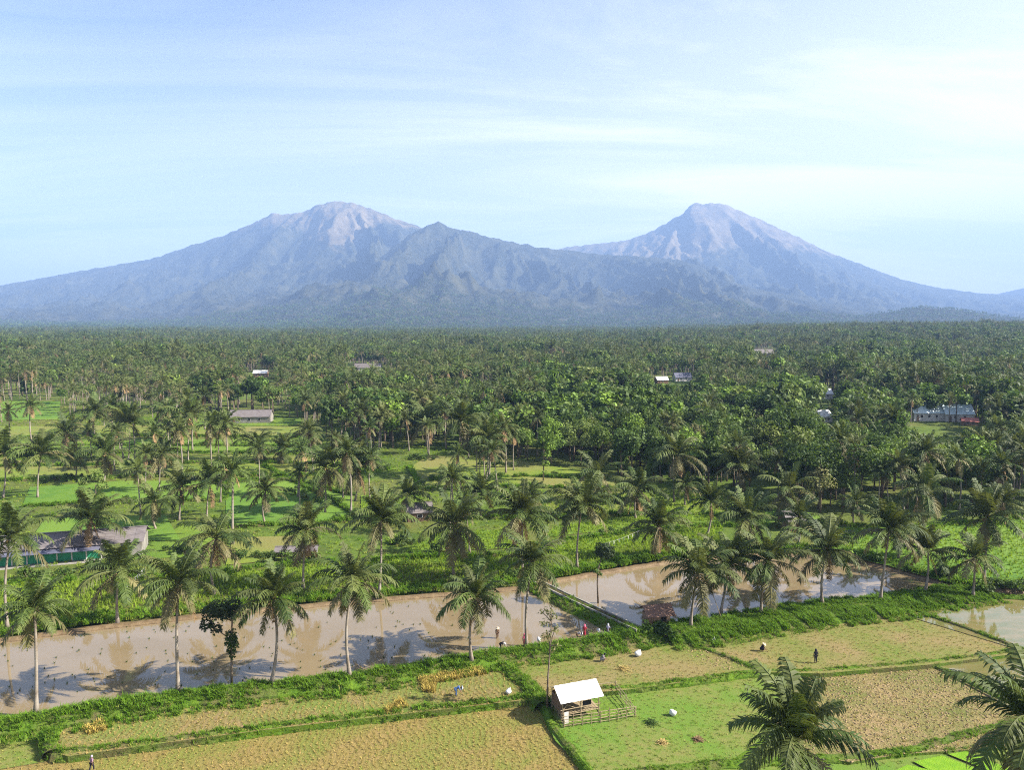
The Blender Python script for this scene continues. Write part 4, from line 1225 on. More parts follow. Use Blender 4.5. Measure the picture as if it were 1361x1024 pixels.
def house(name, px_, py_, w_, d_, h, rise, yaw, wall, roof, label, cat="house", nwin=3, base_z=None, door=True):
    b_ = PG(px_, py_) if base_z is None else P(px_, py_, base_z)
    if b_.y > 520: b_.z = float(forest_ground(b_.x, b_.y))
    o = empty(name, b_ + Vector((0, d_ * 0.5, 0)), yaw)
    tag(o, label, cat)
    mb = MB(); t_ = 0.18
    mb.box((0, -d_ / 2 + t_ / 2, h / 2 - 0.25), (w_, t_, h + 0.5)); mb.box((0, d_ / 2 - t_ / 2, h / 2 - 0.25), (w_, t_, h + 0.5))
    for sg in (-1, 1):
        mb.box((sg * (w_ / 2 - t_ / 2), 0, h / 2 - 0.25), (t_, d_ - 2 * t_, h + 0.5))
        mb.face([(sg * w_ / 2, -d_ / 2, h), (sg * w_ / 2, d_ / 2, h), (sg * w_ / 2, 0, h + rise)])
    mb.build("wall", M[wall], o)
    rf = MB(); gable(rf, w_, d_, h, h + rise)
    rf.build("roof", M[roof], o)
    rc = MB(); rc.box((0, 0, h + rise + 0.1), (w_ + 0.8, 0.3, 0.1)); rc.build("ridge_cap", M[roof], o)
    for k in range(nwin):
        x_ = -w_ / 2 + w_ * (k + 0.5 + (0.5 if door else 0)) / (nwin + (1 if door else 0))
        wm = MB(); wm.box((x_, -d_ / 2 - 0.03, h * 0.58), (min(1.2, w_ / nwin * 0.5), 0.1, h * 0.34)); fo = wm.build("window", M["white_paint"], o)
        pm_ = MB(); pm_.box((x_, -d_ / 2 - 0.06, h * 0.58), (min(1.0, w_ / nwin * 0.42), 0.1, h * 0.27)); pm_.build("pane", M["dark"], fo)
    if door:
        dm = MB(); dm.box((-w_ / 2 + w_ * 0.5 / (nwin + 1), -d_ / 2 - 0.04, h * 0.36), (0.95, 0.1, h * 0.72)); dm.build("door", M["wood"], o)
    return o

house("farmhouse", 330, 563, 17, 8, 2.9, 2.4, R(6), "dull_paint", "grey_sheet", "long pale farmhouse with grey roof at the edge of the left terraces")
house("house", 1234, 560, 14, 8, 3.8, 4.2, R(4), "white_paint", "blue_sheet", "white walled house with pale blue roof among forest trees")
house("house", 1277, 561, 12, 8, 3.6, 3.8, R(-6), "white_paint", "blue_sheet", "white house with steep pale roof at right of the pale blue roofed house", nwin=2)
house("shed", 1292, 566, 6, 4, 1.8, 1.2, R(-20), "brick", "rust_sheet", "low shed with red roof beside the steep pale roofed house", "shed", 2)
house("house", 1096, 562, 6.5, 6, 2.8, 2.4, R(20), "white_paint", "white_sheet", "small white roofed house half buried in the right forest", nwin=2)
house("house", 1096, 530, 9, 6, 2.8, 2.6, R(5), "white_paint", "white_sheet", "white roofed house behind palms, higher of the two in the right forest", nwin=2)
house("pavilion", 345, 502, 10, 6, 3.4, 2.0, R(5), "brick", "white_sheet", "pale roofed pavilion showing above the far left palm grove", nwin=3)
house("house", 488, 494, 22, 8, 3.0, 3.4, R(3), "white_paint", "grey_sheet", "distant house with broad grey roof below the left volcano", nwin=3)
house("house", 908, 507, 12, 7, 3.0, 3.0, R(8), "white_paint", "dark_sheet", "distant house with bluish roof deep in the middle forest", nwin=2)
house("house", 1016, 474, 24, 10, 3.5, 5.0, R(8), "wood", "grey_sheet", "far dark gabled house at the edge of the haze", nwin=2)
house("hut", 555, 694, 5.5, 4.2, 2.3, 1.6, R(15), "wood", "grey_sheet", "small hut with grey roof among dark bushes between the terrace palms", "hut", 1)
house("shed", 392, 741, 7.5, 3.0, 1.2, 0.5, R(6), "dull_paint", "grey_sheet", "low pale shed with bluish roof behind the dark drooping palm", "shed", 3)
house("hut", 1057, 706, 4.6, 4.0, 2.4, 1.5, R(15), "wood", "grey_sheet", "small grey roofed hut behind the palms at the right pond", "hut", 1)
house("hut", 880, 510, 8, 6, 2.6, 2.0, R(12), "wood", "white_sheet", "tiny pale roof left of the bluish roofed house in the forest", "hut", 1)

# long green-walled building at the left
A_, B_ = P(-40, 758, 0.9), P(180, 740, 0.9)
yaw = math.atan2(B_.y - A_.y, B_.x - A_.x)
LB = (B_ - A_).length
gb = empty("long_building", (A_ + B_) / 2 + Vector((0, 4, 0)), yaw)
tag(gb, "long low building with grey roof and green front wall beside the left pond", "building")
mb = MB(); hB = 3.1
mb.box((-LB * 0.12, -3.5, 0.5), (LB * 0.72, 0.2, 2.4)); mb.build("green_wall", M["green_paint"], gb)
mb = MB(); mb.box((0, 3.5, hB / 2 - 0.2), (LB, 0.2, hB + 0.4)); mb.box((LB / 2 - 0.1, 0, hB / 2 - 0.2), (0.2, 6.8, hB + 0.4)); mb.box((-LB / 2 + 0.1, 0, hB / 2 - 0.2), (0.2, 6.8, hB + 0.4))
mb.box((LB * 0.37, -3.5, hB / 2 - 0.2), (LB * 0.25, 0.2, hB + 0.4))
mb.build("wall", M["dull_paint"], gb)
mb = MB(); mb.box((-LB * 0.12, -3.46, 2.2), (LB * 0.72, 0.12, 1.0)); mb.build("opening", M["dark"], gb)  # closed dark panel: the shade under the eaves is in its colour
for k in range(9):
    mb = MB(); mb.box((-LB * 0.48 + LB * 0.72 * k / 8, -3.66, 1.35), (0.22, 0.16, 2.9)); mb.build("post", M["white_paint"], gb)
for k in range(8):
    if k % 3 != 2: continue
    mb = MB(); mb.box((-LB * 0.44 + LB * 0.72 * k / 8, -3.6, 2.2), (2.2, 0.1, 0.9)); mb.build("shutter", M["green_paint"], gb)
NS = 16
for k in range(NS):
    for sg in (-1, 1):
        mb = MB(); wS = (LB + 1) / NS
        a = Vector((0, sg * 4.6, hB - 0.15)); b = Vector((0, 0, hB + 1.7))
        Mx = Matrix.Translation((a + b) / 2 + Vector((-(LB + 1) / 2 + wS * (k + 0.5), 0, 0.05 + 0.02 * (k % 2)))) @ Matrix.Rotation(sg * math.atan2((a - b).z, 4.6), 4, "X")
        mb.box((0, 0, 0), (wS - 0.03, (a - b).length, 0.06), M=Mx)
        mb.build("roof_sheet", M["grey_sheet"], gb)
mb = MB()
mb.box((0, 0, 0), (LB * 0.74, 2.4, 0.08), M=Matrix.Translation((-LB * 0.125, -4.75, hB - 0.42)) @ Matrix.Rotation(R(14), 4, "X")); mb.build("lean_to_roof", M["dark_sheet"], gb)
mb = MB(); mb.box((0, 0, hB + 1.82), (LB + 1.2, 0.5, 0.1)); mb.build("ridge_cap", M["grey_sheet"], gb)
mb = MB(); mb.box((-LB * 0.12, -4.6, -0.15), (LB * 0.74, 2.2, 0.5)); mb.build("plinth", M["concrete"], gb)

# white roofed field hut
hb = P(747, 962, -1.0)
hut = empty("field_hut", hb, R(20))
tag(hut, "bamboo field hut with white sheet roof at the corner of the grazed field", "hut")
HW, HD = 4.9, 3.4
for x_ in (0.1, HW / 2, HW - 0.1):
    for y_ in (0.1, HD - 0.1):
        mb = MB(); mb.tube([(x_, y_, -0.3), (x_ + 0.03, y_, 1.4), (x_, y_, 2.75 + (0 if y_ < 1 else 0.0))], [0.07, 0.065, 0.06], 6); mb.build("post", M["bamboo"], hut)
for k in range(14):
    mb = MB(); mb.box((0.17 + k * (HW - 0.34) / 13, HD / 2, 0.95), (0.3, HD - 0.3, 0.05)); mb.build("floor_board", M["bamboo"], hut)
for y_ in (0.1, HD - 0.1):
    for z_ in (0.86, 1.5):
        mb = MB(); mb.tube([(-0.15, y_ - 0.02, z_), (HW + 0.15, y_ - 0.02, z_ + 0.03)], [0.05, 0.045], 5); mb.build("rail", M["bamboo"], hut)
for k in range(9):
    mb = MB(); mb.box((0.35 + k * 0.46, HD - 0.2, 1.75), (0.40, 0.05, 1.55)); mb.build("wall_board", M["wood"], hut)
for k in range(6):
    mb = MB(); mb.box((0.05, 0.45 + k * 0.48, 1.7), (0.05, 0.42, 1.5)); mb.build("wall_board", M["wood"], hut)
for k in range(8):
    for sg in (-1, 1):
        wS = (HW + 0.7) / 8
        dy0 = HD / 2 + 0.45
        a = Vector((0, sg * dy0, 2.58)); b = Vector((0, 0, 3.75 + 0.0))
        ext = 0.12 if (sg < 0 and k in (3, 4)) else 0
        Mx = Matrix.Translation((a + b) / 2 + Vector((-0.35 + wS * (k + 0.5), HD / 2 + ext * 0.0, 0.03 + 0.018 * (k % 2)))) @ Matrix.Rotation(sg * math.atan2((a - b).z, dy0), 4, "X")
        mb = MB(); mb.box((0, 0, 0), (wS + 0.01, (a - b).length + 0.05, 0.03), M=Mx); mb.build("roof_sheet", M["white_sheet"], hut)
for k in range(3):
    mb = MB(); mb.tube([(0.1 + k * (HW / 2 - 0.1), 0, 2.66), (0.1 + k * (HW / 2 - 0.1), HD / 2, 3.66), (0.1 + k * (HW / 2 - 0.1), HD, 2.66)], [0.05] * 3, 5); mb.build("rafter", M["bamboo"], hut)
for p0, p1 in (((0.1, 0.06, 1.5), (0.7, 0.06, 2.1)), ((0.7, 0.06, 2.1), (1.6, 0.06, 1.6))):
    mb = MB(); mb.tube([p0, p1], [0.05, 0.05], 5); mb.build("brace", M["bamboo"], hut)
mb = MB(); mb.box((3.3, 0.16, 1.85), (1.1, 0.06, 0.6)); mb.build("window_opening", M["dark"], hut)  # flat dark panel, a window's inner shade put in as colour
mb = MB(); mb.box((0.45, -0.25, 0.55), (0.55, 0.05, 1.7)); mb.build("leaning_panel", M["white_paint"], hut)

def fence_line(o, pts, hgt, nrail, step, seed):
    r = random.Random(seed)
    p = densify([Vector(q) for q in pts], step)
    for q in p:
        mb = MB(); mb.tube([q + Vector((0, 0, -0.3)), q + Vector((r.uniform(-.06, .06), r.uniform(-.06, .06), hgt * r.uniform(0.9, 1.25)))], [0.05, 0.04], 5); mb.build("fence_post", M["bamboo"], o)
    for a, b in zip(pts, pts[1:]):
        a, b = Vector(a), Vector(b); d_ = (b - a).normalized()
        for k in range(nrail):
            z_ = hgt * (k + 0.7) / nrail
            mb = MB(); mb.tube([a - d_ * 0.2 + Vector((0, 0.05, z_ + r.uniform(-.08, .08))), b + d_ * 0.2 + Vector((0, 0.05, z_ + r.uniform(-.08, .08)))], [0.045, 0.04], 5); mb.build("fence_rail", M["bamboo"], o)
fo = P(748, 968, -1.0)
fen = empty("bamboo_fence", fo)
tag(fen, "pale bamboo rail fence round the small pen beside the white roofed hut", "fence")
loc = lambda x_, y_: P(x_, y_, -1.0) - fo
fence_line(fen, [loc(750, 968), loc(798, 962), loc(844, 954)], 1.45, 4, 1.1, 1)
fence_line(fen, [loc(844, 954), loc(832, 938), loc(818, 920)], 1.3, 3, 1.2, 2)
fence_line(fen, [loc(818, 920), loc(795, 922)], 1.3, 3, 1.2, 3)
fence_line(fen, [loc(750, 968), loc(738, 945), loc(726, 926)], 1.0, 3, 1.2, 4)
pen = poly_px([(792, 940), (812, 928), (834, 946), (800, 956)], -0.93)
slab("pen_grass", pen, [M["rice_bright"], M["soil"]], 0.2)

# brown tiled hut on the pond edge
b_ = P(858, 832, 0.25)
th = empty("tiled_hut", b_, R(12))
tag(th, "small hut with brown tiled roof at the corner of the two ponds", "hut")
mb = MB(); mb.box((2.3, 1.4, 0.55), (3.6, 2.4, 1.5)); mb.build("wall", M["brick"], th)
mb = MB(); mb.box((3.0, 0.17, 0.75), (0.9, 0.08, 0.8)); mb.build("opening", M["dark"], th)  # dark panel on a solid wall, the shade of a hole painted on
for i_ in range(9):
    for sg in (-1, 1):
        for j_ in range(3):
            dy0 = 2.0
            f0, f1 = j_ / 3, (j_ + 1) / 3
            a = Vector((0, sg * dy0 * f0, 2.55 - 1.15 * f0)); b = Vector((0, sg * dy0 * f1, 2.55 - 1.15 * f1))
            Mx = Matrix.Translation((a + b) / 2 + Vector((0.25 + i_ * 0.52, 1.4, 0.03 * (3 - j_) * 0.3 + 0.012 * (i_ % 2)))) @ Matrix.Rotation(sg * math.atan2((b - a).z, abs(b.y - a.y)), 4, "X")
            mb = MB(); mb.box((0, 0, 0), (0.5, (b - a).length + 0.1, 0.06), M=Mx); mb.build("roof_tile", M["tile"], th)
for x_ in (0.0, 0.5):
    mb = MB(); mb.tube([(x_, 0.1, -0.5), (x_ - 0.1, 0.1, 1.5)], [0.06, 0.05], 5); mb.build("post", M["wood"], th)
bp = MB(); bp.tube([(0, 0, -0.2), (-0.9, 0.3, 2.4), (-1.6, 0.5, 4.2)], [0.06, 0.05, 0.03], 5)
tag(bp.build("bamboo_pole", M["bamboo"], loc=P(960, 824, 0.4)), "leaning pale bamboo pole beside the palms right of the tiled hut", "pole")

# bird-scaring ribbons over the rice
for k, (x0, y0, x1, y1, lab) in enumerate(((168, 790, 194, 765, "string of white bird-scaring ribbons over the rice left of the pond palms"), (800, 735, 850, 716, "string of white bird-scaring ribbons over the rice behind the right pond"))):
    a, b = P(x0, y0, 0.8), P(x1, y1, 0.9)
    o_ = empty("ribbon_line", a); tag(o_, lab, "ribbon line")
    for nm, q in (("stake", Vector((0, 0, 0))), ("stake", b - a)):
        mb = MB(); mb.tube([q + Vector((0, 0, -0.2)), q + Vector((0, 0, 1.7))], [0.03, 0.025], 5); mb.build(nm, M["bamboo"], o_)
    mb = MB(); mb.tube([Vector((0, 0, 1.65)), (b - a) * 0.5 + Vector((0, 0, 1.4)), b - a + Vector((0, 0, 1.65))], [0.012] * 3, 4); mb.build("string", M["c_white"], o_)
    for j in range(8):
        q = (b - a) * ((j + 0.5) / 8) + Vector((0, 0, 1.4)); r = random.Random(j)
        mb = MB(); mb.box(q - Vector((r.uniform(-.05, .05), 0, 0.28)), (0.14, 0.02, 0.6), r.uniform(-0.6, 0.6)); mb.build("ribbon", M["c_white"], o_)

# sacks and bundles lying in the fields
def sack(px_, py_, z, size, label, seed):
    r = random.Random(seed)
    mb = MB(); mb.ball((0, 0, size * 0.8), (size, size * 0.75, size * 0.85), 12, 8)
    mb.v = [(x_ * (1 + 0.12 * math.sin(z_ * 7 + x_ * 5)), y_ * (1 + 0.12 * math.cos(z_ * 6 + y_ * 7)), z_ + 0.05 * math.sin(x_ * 9)) for x_, y_, z_ in mb.v]
    o_ = empty("sack", P(px_, py_, z), r.uniform(0, 3)); tag(o_, label, "sack")
    mb.build("bag", M["sack"], o_, True)
    mb = MB(); mb.tube([(size * 0.3, 0, size * 1.35), (size * 0.5, 0, size * 1.5), (size * 0.7, 0.05, size * 1.5)], [size * 0.3, size * 0.14, size * 0.22], 8); mb.build("tied_neck", M["sack"], o_, True)
sack(848, 873, -0.4, 0.52, "round white sack in the half cut field beside the crouching worker", 1)
sack(894, 952, -1.0, 0.46, "white sack standing alone on the grazed green field right of the hut", 2)
sack(948, 854, -0.35, 0.42, "white sack on the green strip below the leaning palms", 3)
sack(676, 923, -0.5, 0.42, "pale sack at the right end of the stubble strip near the hut", 4)
sack(716, 853, 0.5, 0.36, "white bundle on the bank right of the worker in pink", 5)
def heap(px_, py_, z, w_, h, mat, label, seed):
    r = random.Random(seed); mb = MB()
    for _ in range(160):
        a = r.uniform(0, 6.283); d = abs(r.gauss(0, 0.45)) * w_
        b0 = Vector((math.cos(a) * d, math.sin(a) * d, max(0.02, h * (1 - d / w_) * r.uniform(0.3, 1))))
        dv = Vector((r.gauss(0, 1), r.gauss(0, 1), r.gauss(0, 0.35))).normalized() * r.uniform(0.25, 0.5); s_ = dv.cross(Vector((0, 0, 1))).normalized() * 0.05
        mb.face([b0 - s_, b0 + s_, b0 + dv + s_ * 0.5, b0 + dv - s_ * 0.5], 0, r.random())
    tag(mb.build("straw_heap", M[mat], loc=P(px_, py_, z)), label, "straw heap")
heap(866, 962, -0.98, 0.9, 0.5, "leaf_a", "small dark heap of cut grass on the grazed field below the white sack", 1)
heap(928, 984, -0.98, 0.7, 0.25, "frond_dead", "brown patch of dry straw on the grazed field left of the near palm", 2)
heap(880, 988, -0.98, 0.7, 0.2, "grass_dry", "pale scatter of dry straw on the grazed field", 3)
heap(828, 890, -0.38, 1.6, 0.3, "grass_dry", "loose brown straw in the half cut field behind the hut", 4)

# ------------------------------------------------------------------ people
def skin_obj(name, verts, edges, radii, mat, parent, root=0):
    me = bpy.data.meshes.new(name)
    me.from_pydata([tuple(v) for v in verts], edges, [])
    me.materials.append(mat)
    o = add_obj(name, me, parent)
    sk = o.modifiers.new("skin", "SKIN")
    lay = me.skin_vertices[0].data if me.skin_vertices else None
    if lay is None:
        bpy.context.view_layer.objects.active = o
        return o
    for k, rr in enumerate(radii):
        lay[k].radius = (rr, rr)
        lay[k].use_root = (k == root)
    sb = o.modifiers.new("sub", "SUBSURF"); sb.levels = 1; sb.render_levels = 1
    return o

POSES = {
    #           pelvis          chest           neck            head           elbowL, handL, elbowR, handR, kneeL, footL, kneeR, footR
    "stand": ((0, 0, .93), (0, .02, 1.28), (0, .02, 1.44), (0, -.02, 1.58), (-.26, .03, 1.10), (-.24, -.10, .86), (.26, .03, 1.10), (.24, -.10, .86), (-.10, -.04, .50), (-.12, 0, .06), (.10, .02, .50), (.12, .04, .06)),
    "walk": ((0, 0, .93), (0, -.03, 1.28), (0, -.04, 1.44), (0, -.08, 1.58), (-.25, .12, 1.12), (-.22, .10, .86), (.25, -.10, 1.10), (.2, -.28, .92), (-.10, -.16, .52), (-.11, -.16, .06), (.10, .06, .50), (.11, .26, .10)),
    "bend": ((0, .12, .88), (0, -.26, 1.02), (0, -.40, .98), (0, -.54, .94), (-.24, -.38, .72), (-.14, -.52, .46), (.24, -.38, .72), (.14, -.52, .46), (-.11, .02, .48), (-.12, .10, .06), (.11, .04, .48), (.12, .12, .06)),
    "crouch": ((0, .16, .34), (0, -.06, .68), (0, -.14, .82), (0, -.22, .93), (-.26, -.22, .50), (-.14, -.40, .32), (.26, -.22, .50), (.14, -.40, .32), (-.17, -.30, .46), (-.14, .02, .06), (.17, -.30, .46), (.14, .02, .06)),
}
def person(base, yaw, pose, label, shirt, trousers, head, headkind, skirt=False, scale=1.0):
    o = empty("person", base, yaw); o.scale = (scale,) * 3
    tag(o, label, "person", "people working in the fields")
    pe, chs, nk, hd, eL, hL, eR, hR, kL, fL, kR, fR = (Vector(v) for v in POSES[pose])
    shL, shR = chs + Vector((-.18, 0, .08)), chs + Vector((.18, 0, .08))
    hpL, hpR = pe + Vector((-.10, 0, -.05)), pe + Vector((.10, 0, -.05))
    sp_ = pe.lerp(chs, 0.5)
    crown = hd + (hd - nk).normalized() * 0.10
    toeL, toeR = fL + Vector((0, -.15, -.02)), fR + Vector((0, -.15, -.02))
    V = [pe, sp_, chs, nk, hd, crown, shL, eL, hL, shR, eR, hR, hpL, kL, fL, toeL, hpR, kR, fR, toeR]
    E = [(0, 1), (1, 2), (2, 3), (3, 4), (4, 5), (2, 6), (6, 7), (7, 8), (2, 9), (9, 10), (10, 11), (0, 12), (12, 13), (13, 14), (14, 15), (0, 16), (16, 17), (17, 18), (18, 19)]
    RD = [.13, .115, .13, .055, .095, .075, .065, .042, .028, .065, .042, .028, .085, .06, .042, .03, .085, .06, .042, .03]
    for hv, ev, hi in ((hL, eL, 8), (hR, eR, 11)):          # palm with five fingers
        d_ = (hv - ev).normalized(); s_ = d_.cross(Vector((0, 1, 0.2))).normalized(); b0 = len(V)
        palm_ = hv + d_ * 0.07
        V.append(palm_); RD.append(.03); E.append((hi, b0))
        for j, off in enumerate((-.03, -.01, .01, .03)):
            V.append(palm_ + s_ * off + d_ * (0.07 + 0.012 * (j in (1, 2)))); RD.append(.009); E.append((b0, len(V) - 1))
        V.append(hv + d_ * 0.05 + s_ * 0.06); RD.append(.010); E.append((b0, len(V) - 1))
    V.append(hd + Vector((0, -.105, .0)) if pose in ("stand", "walk", "crouch") else hd + Vector((0, -.06, -.08))); RD.append(.016); E.append((4, len(V) - 1))   # nose
    skin_obj("body", V, E, RD, M["skin"], o)
    mE = lambda a, b, f: a.lerp(b, f)
    skin_obj("shirt", [pe + Vector((0, 0, .02)), sp_, chs, chs.lerp(nk, .55), shL, mE(shL, eL, .9), shR, mE(shR, eR, .9)], [(0, 1), (1, 2), (2, 3), (2, 4), (4, 5), (2, 6), (6, 7)], [.165, .15, .165, .075, .088, .062, .088, .062], M[shirt], o)
    if skirt:
        low = (fL + fR) / 2 + Vector((0, 0, .22)); kn = (kL + kR) / 2
        skin_obj("skirt", [pe + Vector((0, 0, .05)), kn, low], [(0, 1), (1, 2)], [.17, .19, .21], M[trousers], o)
    else:
        skin_obj("trousers", [pe, hpL, kL, mE(kL, fL, .8), hpR, kR, mE(kR, fR, .8)], [(0, 1), (1, 2), (2, 3), (0, 4), (4, 5), (5, 6)], [.15, .11, .082, .07, .11, .082, .07], M[trousers], o)
    up = (crown - nk).normalized()
    mb = MB()
    q = up.to_track_quat("Z", "Y").to_matrix().to_4x4()
    Mx = Matrix.Translation(hd + up * 0.06) @ q
    if headkind == "hat":
        rings = [(.30, -.04), (.29, -.015), (.15, .06), (.04, .16)]
        nm = "straw_hat"
    elif headkind == "scarf":
        rings = [(.15, -.20), (.135, -.08), (.125, .02), (.09, .09), (.02, .125)]; nm = "headscarf"
    else:
        rings = [(.10, -.10), (.115, -.02), (.11, .05), (.07, .095), (.015, .115)]; nm = "hair"
    n = 10; pr = []
    for rr, zz_ in rings: pr.append([Mx @ Vector((rr * math.cos(2 * math.pi * k / n), rr * math.sin(2 * math.pi * k / n) + (0.02 if nm != "straw_hat" else 0), zz_)) for k in range(n)])
    for a, b in zip(pr, pr[1:]):
        for k in range(n): mb.face([a[k], a[(k + 1) % n], b[(k + 1) % n], b[k]])
    mb.face(pr[-1])
    mb.build(nm, M[head], o, True)
    return o

person(P(122, 1026, -1.3), R(160), "walk", "person in a pinkish checked shirt and dark trousers walking across the stubble at bottom left", "c_plum", "c_dark", "c_lilac", "hair")
person(P(661, 850, -0.15), R(10), "walk", "person with pale hat and brown clothes wading in the left pond", "c_brown", "c_brown", "c_straw", "hat", scale=1.05)
person(P(666, 864, -0.1), R(70), "bend", "person in black bending down at the near edge of the left pond", "c_dark", "c_dark", "c_white", "scarf", scale=1.0)
person(P(697, 860, -0.1), R(200), "stand", "person in a bright pink top and pink headscarf by the curved palm", "c_pink", "c_red", "c_pink", "scarf", True, 1.1)
person(P(768, 851, -0.1), R(100), "bend", "person in pale clothes bending beside the worker in dark red", "c_grey", "c_brown", "c_white", "hat", scale=1.0)
person(P(777, 848, -0.1), R(180), "stand", "person in dark red with a pink headscarf standing in the pond", "c_red", "c_red", "c_pink", "scarf", True, 1.15)
person(P(796, 848, -0.1), R(190), "bend", "person in a grey-white top bending between the red and lilac workers", "c_white", "c_grey", "c_straw", "hat", scale=1.05)
person(P(808, 846, -0.1), R(170), "stand", "person in a lilac top with white headscarf nearest the dike", "c_lilac", "c_grey", "c_white", "scarf", True, 1.1)
person(P(801, 880, -0.4), R(80), "crouch", "person in grey crouching in the half cut field", "c_grey", "c_grey", "c_dark", "hair", scale=1.15)
person(P(1013, 866, -0.35), R(70), "crouch", "person in dark clothes and pale hat crouching on the wide cut field", "c_dark", "c_dark", "c_straw", "hat", scale=1.1)
person(P(1084, 882, -0.35), R(180), "stand", "person in long dark clothes standing before the ploughed field", "c_dark", "c_dark", "c_dark", "scarf", False, 1.15)
person(P(607, 926, -0.5), R(100), "bend", "person in blue bending beside the golden standing rice", "c_blue", "c_blue", "c_paleblue", "hat", scale=1.1)

# ------------------------------------------------------------------ stuff: grasses, stubble, rice, clods
def band(path, width, per_m2, side=0.0):
    """random points along a bank line"""
    L_ = sum((b - a).length for a, b in zip(path, path[1:]))
    n = int(L_ * width * per_m2)
    q = np.array([[p.x, p.y, p.z] for p in path])
    seg = np.linalg.norm(np.diff(q[:, :2], axis=0), axis=1); cum = np.concatenate([[0], np.cumsum(seg)])
    s = rng.uniform(0, cum[-1], n); i = np.clip(np.searchsorted(cum, s) - 1, 0, len(seg) - 1)
    f = (s - cum[i]) / np.maximum(seg[i], 1e-6)
    base_ = q[i] + (q[i + 1] - q[i]) * f[:, None]
    d_ = (q[i + 1] - q[i])[:, :2] / np.maximum(seg[i], 1e-6)[:, None]
    off = rng.uniform(-0.5, 0.5, n) * width + side
    r_ = base_.copy(); r_[:, 0] += -d_[:, 1] * off; r_[:, 1] += d_[:, 0] * off
    return r_, off / width

def hump(off, h): return h * np.clip(1 - (np.abs(off) * 2) ** 2, 0, 1) * 0.9

GT = [tuft(13, 1.0, 0.35, 0.11, M["grass"], 1), tuft(13, 1.25, 0.4, 0.12, M["grass"], 2, 0.7), tuft(11, 0.8, 0.4, 0.12, M["grass"], 3, 0.9), tuft(9, 0.7, 0.35, 0.10, M["grass_short"], 4)]
allp, alls, alli = [], [], []
def grass_on(path, width, h, dens, smin, smax, side=0.0, dry=0.1, dz=0.0, gap=-9):
    p, off = band(path, width, dens, side)
    p[:, 2] += hump(off, h) + dz
    patch = fbm(p[:, 0] / 4, p[:, 1] / 4, 2, 77)
    kp = fbm(p[:, 0] / 2.2, p[:, 1] / 2.2, 2, 78) > gap
    p, patch = p[kp], patch[kp]
    allp.append(p); alls.append(rng.uniform(smin, smax, len(p)) * np.clip(1 + patch * 1.1, 0.55, 1.6))
    ix = rng.integers(0, 3, len(p)); ix[rng.random(len(p)) < dry] = 3; alli.append(ix)
grass_on(nearp, 3.2, 0.75, 15, 0.32, 0.8, 0, 0.15, 0, -0.35)
grass_on(rightp, 8.0, 0.6, 17, 0.32, 0.7)
grass_on(rightp, 2.6, 0.0, 9, 0.3, 0.55, -4.6, 0.3, -0.15)
grass_on(nearp, 2.4, 0.0, 9, 0.35, 0.7, -2.5, 0.3, -0.35)
grass_on(farp, 4.0, 0.3, 5, 0.6, 1.1, 2.6, 0.3, 0.3)
grass_on(farp2[:60], 3.5, 0.3, 6, 0.7, 1.3, 2.4, 0.2, 0.3)
grass_on(farp2[60:], 3.5, 0.3, 6, 0.6, 1.2, 1.6, 0.2, 0.3)
for k, (p, w_, h_) in enumerate(bundp):
    grass_on(p, w_ * 1.05, h_, 15, 0.22, 0.6 if k in (0, 1, 2) else 0.36, 0, 0.35, 0.0, -0.16 if k > 2 else -9)
for p in midbp: grass_on(p, 1.4, 0.4, 5, 0.5, 0.95)
dkp = densify(dk, 1.2)
grass_on(dkp, 4.4, 0.9, 7, 0.25, 0.6)
AP = np.concatenate(allp)
scatter("bank_grass", AP, rng.uniform(0, 6.28, len(AP)), np.concatenate(alls), np.concatenate(alli), [("grass", q) for q in GT], "lush green grass growing on the pond banks and field bunds", "grass")

STUB = [tuft(8, 0.30, 0.10, 0.05, M["grass_dry"], 11, 0.5), tuft(8, 0.34, 0.12, 0.05, M["grass_dry"], 12, 0.7), tuft(7, 0.26, 0.14, 0.05, M["grass_short"], 13, 0.8)]
SP, SS, SI = [], [], []
for pl, sx, sy, z, dryp in ((N1, 0.74, 0.2, -0.5, 0.8), (N2, 0.70, 0.21, -1.3, 0.95)):
    q = rows_in(pl, sx, sy, 0.26, 0.35)
    SP.append(clean(q, z)); pa = fbm(q[:, 0] / 9, q[:, 1] / 5, 3, 66)
    SS.append(rng.uniform(0.5, 1.0, len(q))); ix = rng.integers(0, 2, len(q)); ix[(rng.random(len(q)) + pa) > dryp] = 2; SI.append(ix)
for pl, n_, z, dryp in ((N4, 3500, -0.4, 0.55), (N5, 5500, -0.35, 0.5), (N6, 6000, -0.95, 0.75)):
    q = rows_in(pl, 0.7, 0.6, 0.6)
    SP.append(clean(q, z)); pa = fbm(q[:, 0] / 9, q[:, 1] / 7, 3, 67)
    SS.append(rng.uniform(0.5, 1.0, len(q))); ix = rng.integers(0, 2, len(q)); ix[(rng.random(len(q)) + pa * 1.4) > dryp] = 2; SI.append(ix)
SP = np.concatenate(SP)
scatter("rice_stubble", SP, rng.uniform(0, 6.28, len(SP)), np.concatenate(SS), np.concatenate(SI), [("stubble", q) for q in STUB], "rows of straw-coloured rice stubble on the harvested fields", "stubble")
SG = [tuft(9, 0.22, 0.25, 0.05, M["grass_short"], 15, 0.9), tuft(9, 0.26, 0.25, 0.05, M["grass"], 16, 0.9)]
PP = np.concatenate([clean(rows_in(N3, 0.6, 0.6, 0.9), -1.0), clean(rows_in(N7, 0.7, 0.7, 0.9), -1.25), clean(rows_in(N2b, 0.5, 0.5, 0.9), -1.2)])
scatter("pasture_grass", PP, rng.uniform(0, 6.28, len(PP)), rng.uniform(0.5, 1.1, len(PP)), (rng.random(len(PP)) < 0.12).astype(int), [("pasture", q) for q in SG], "short grazed grass on the low fields round the hut", "grass")
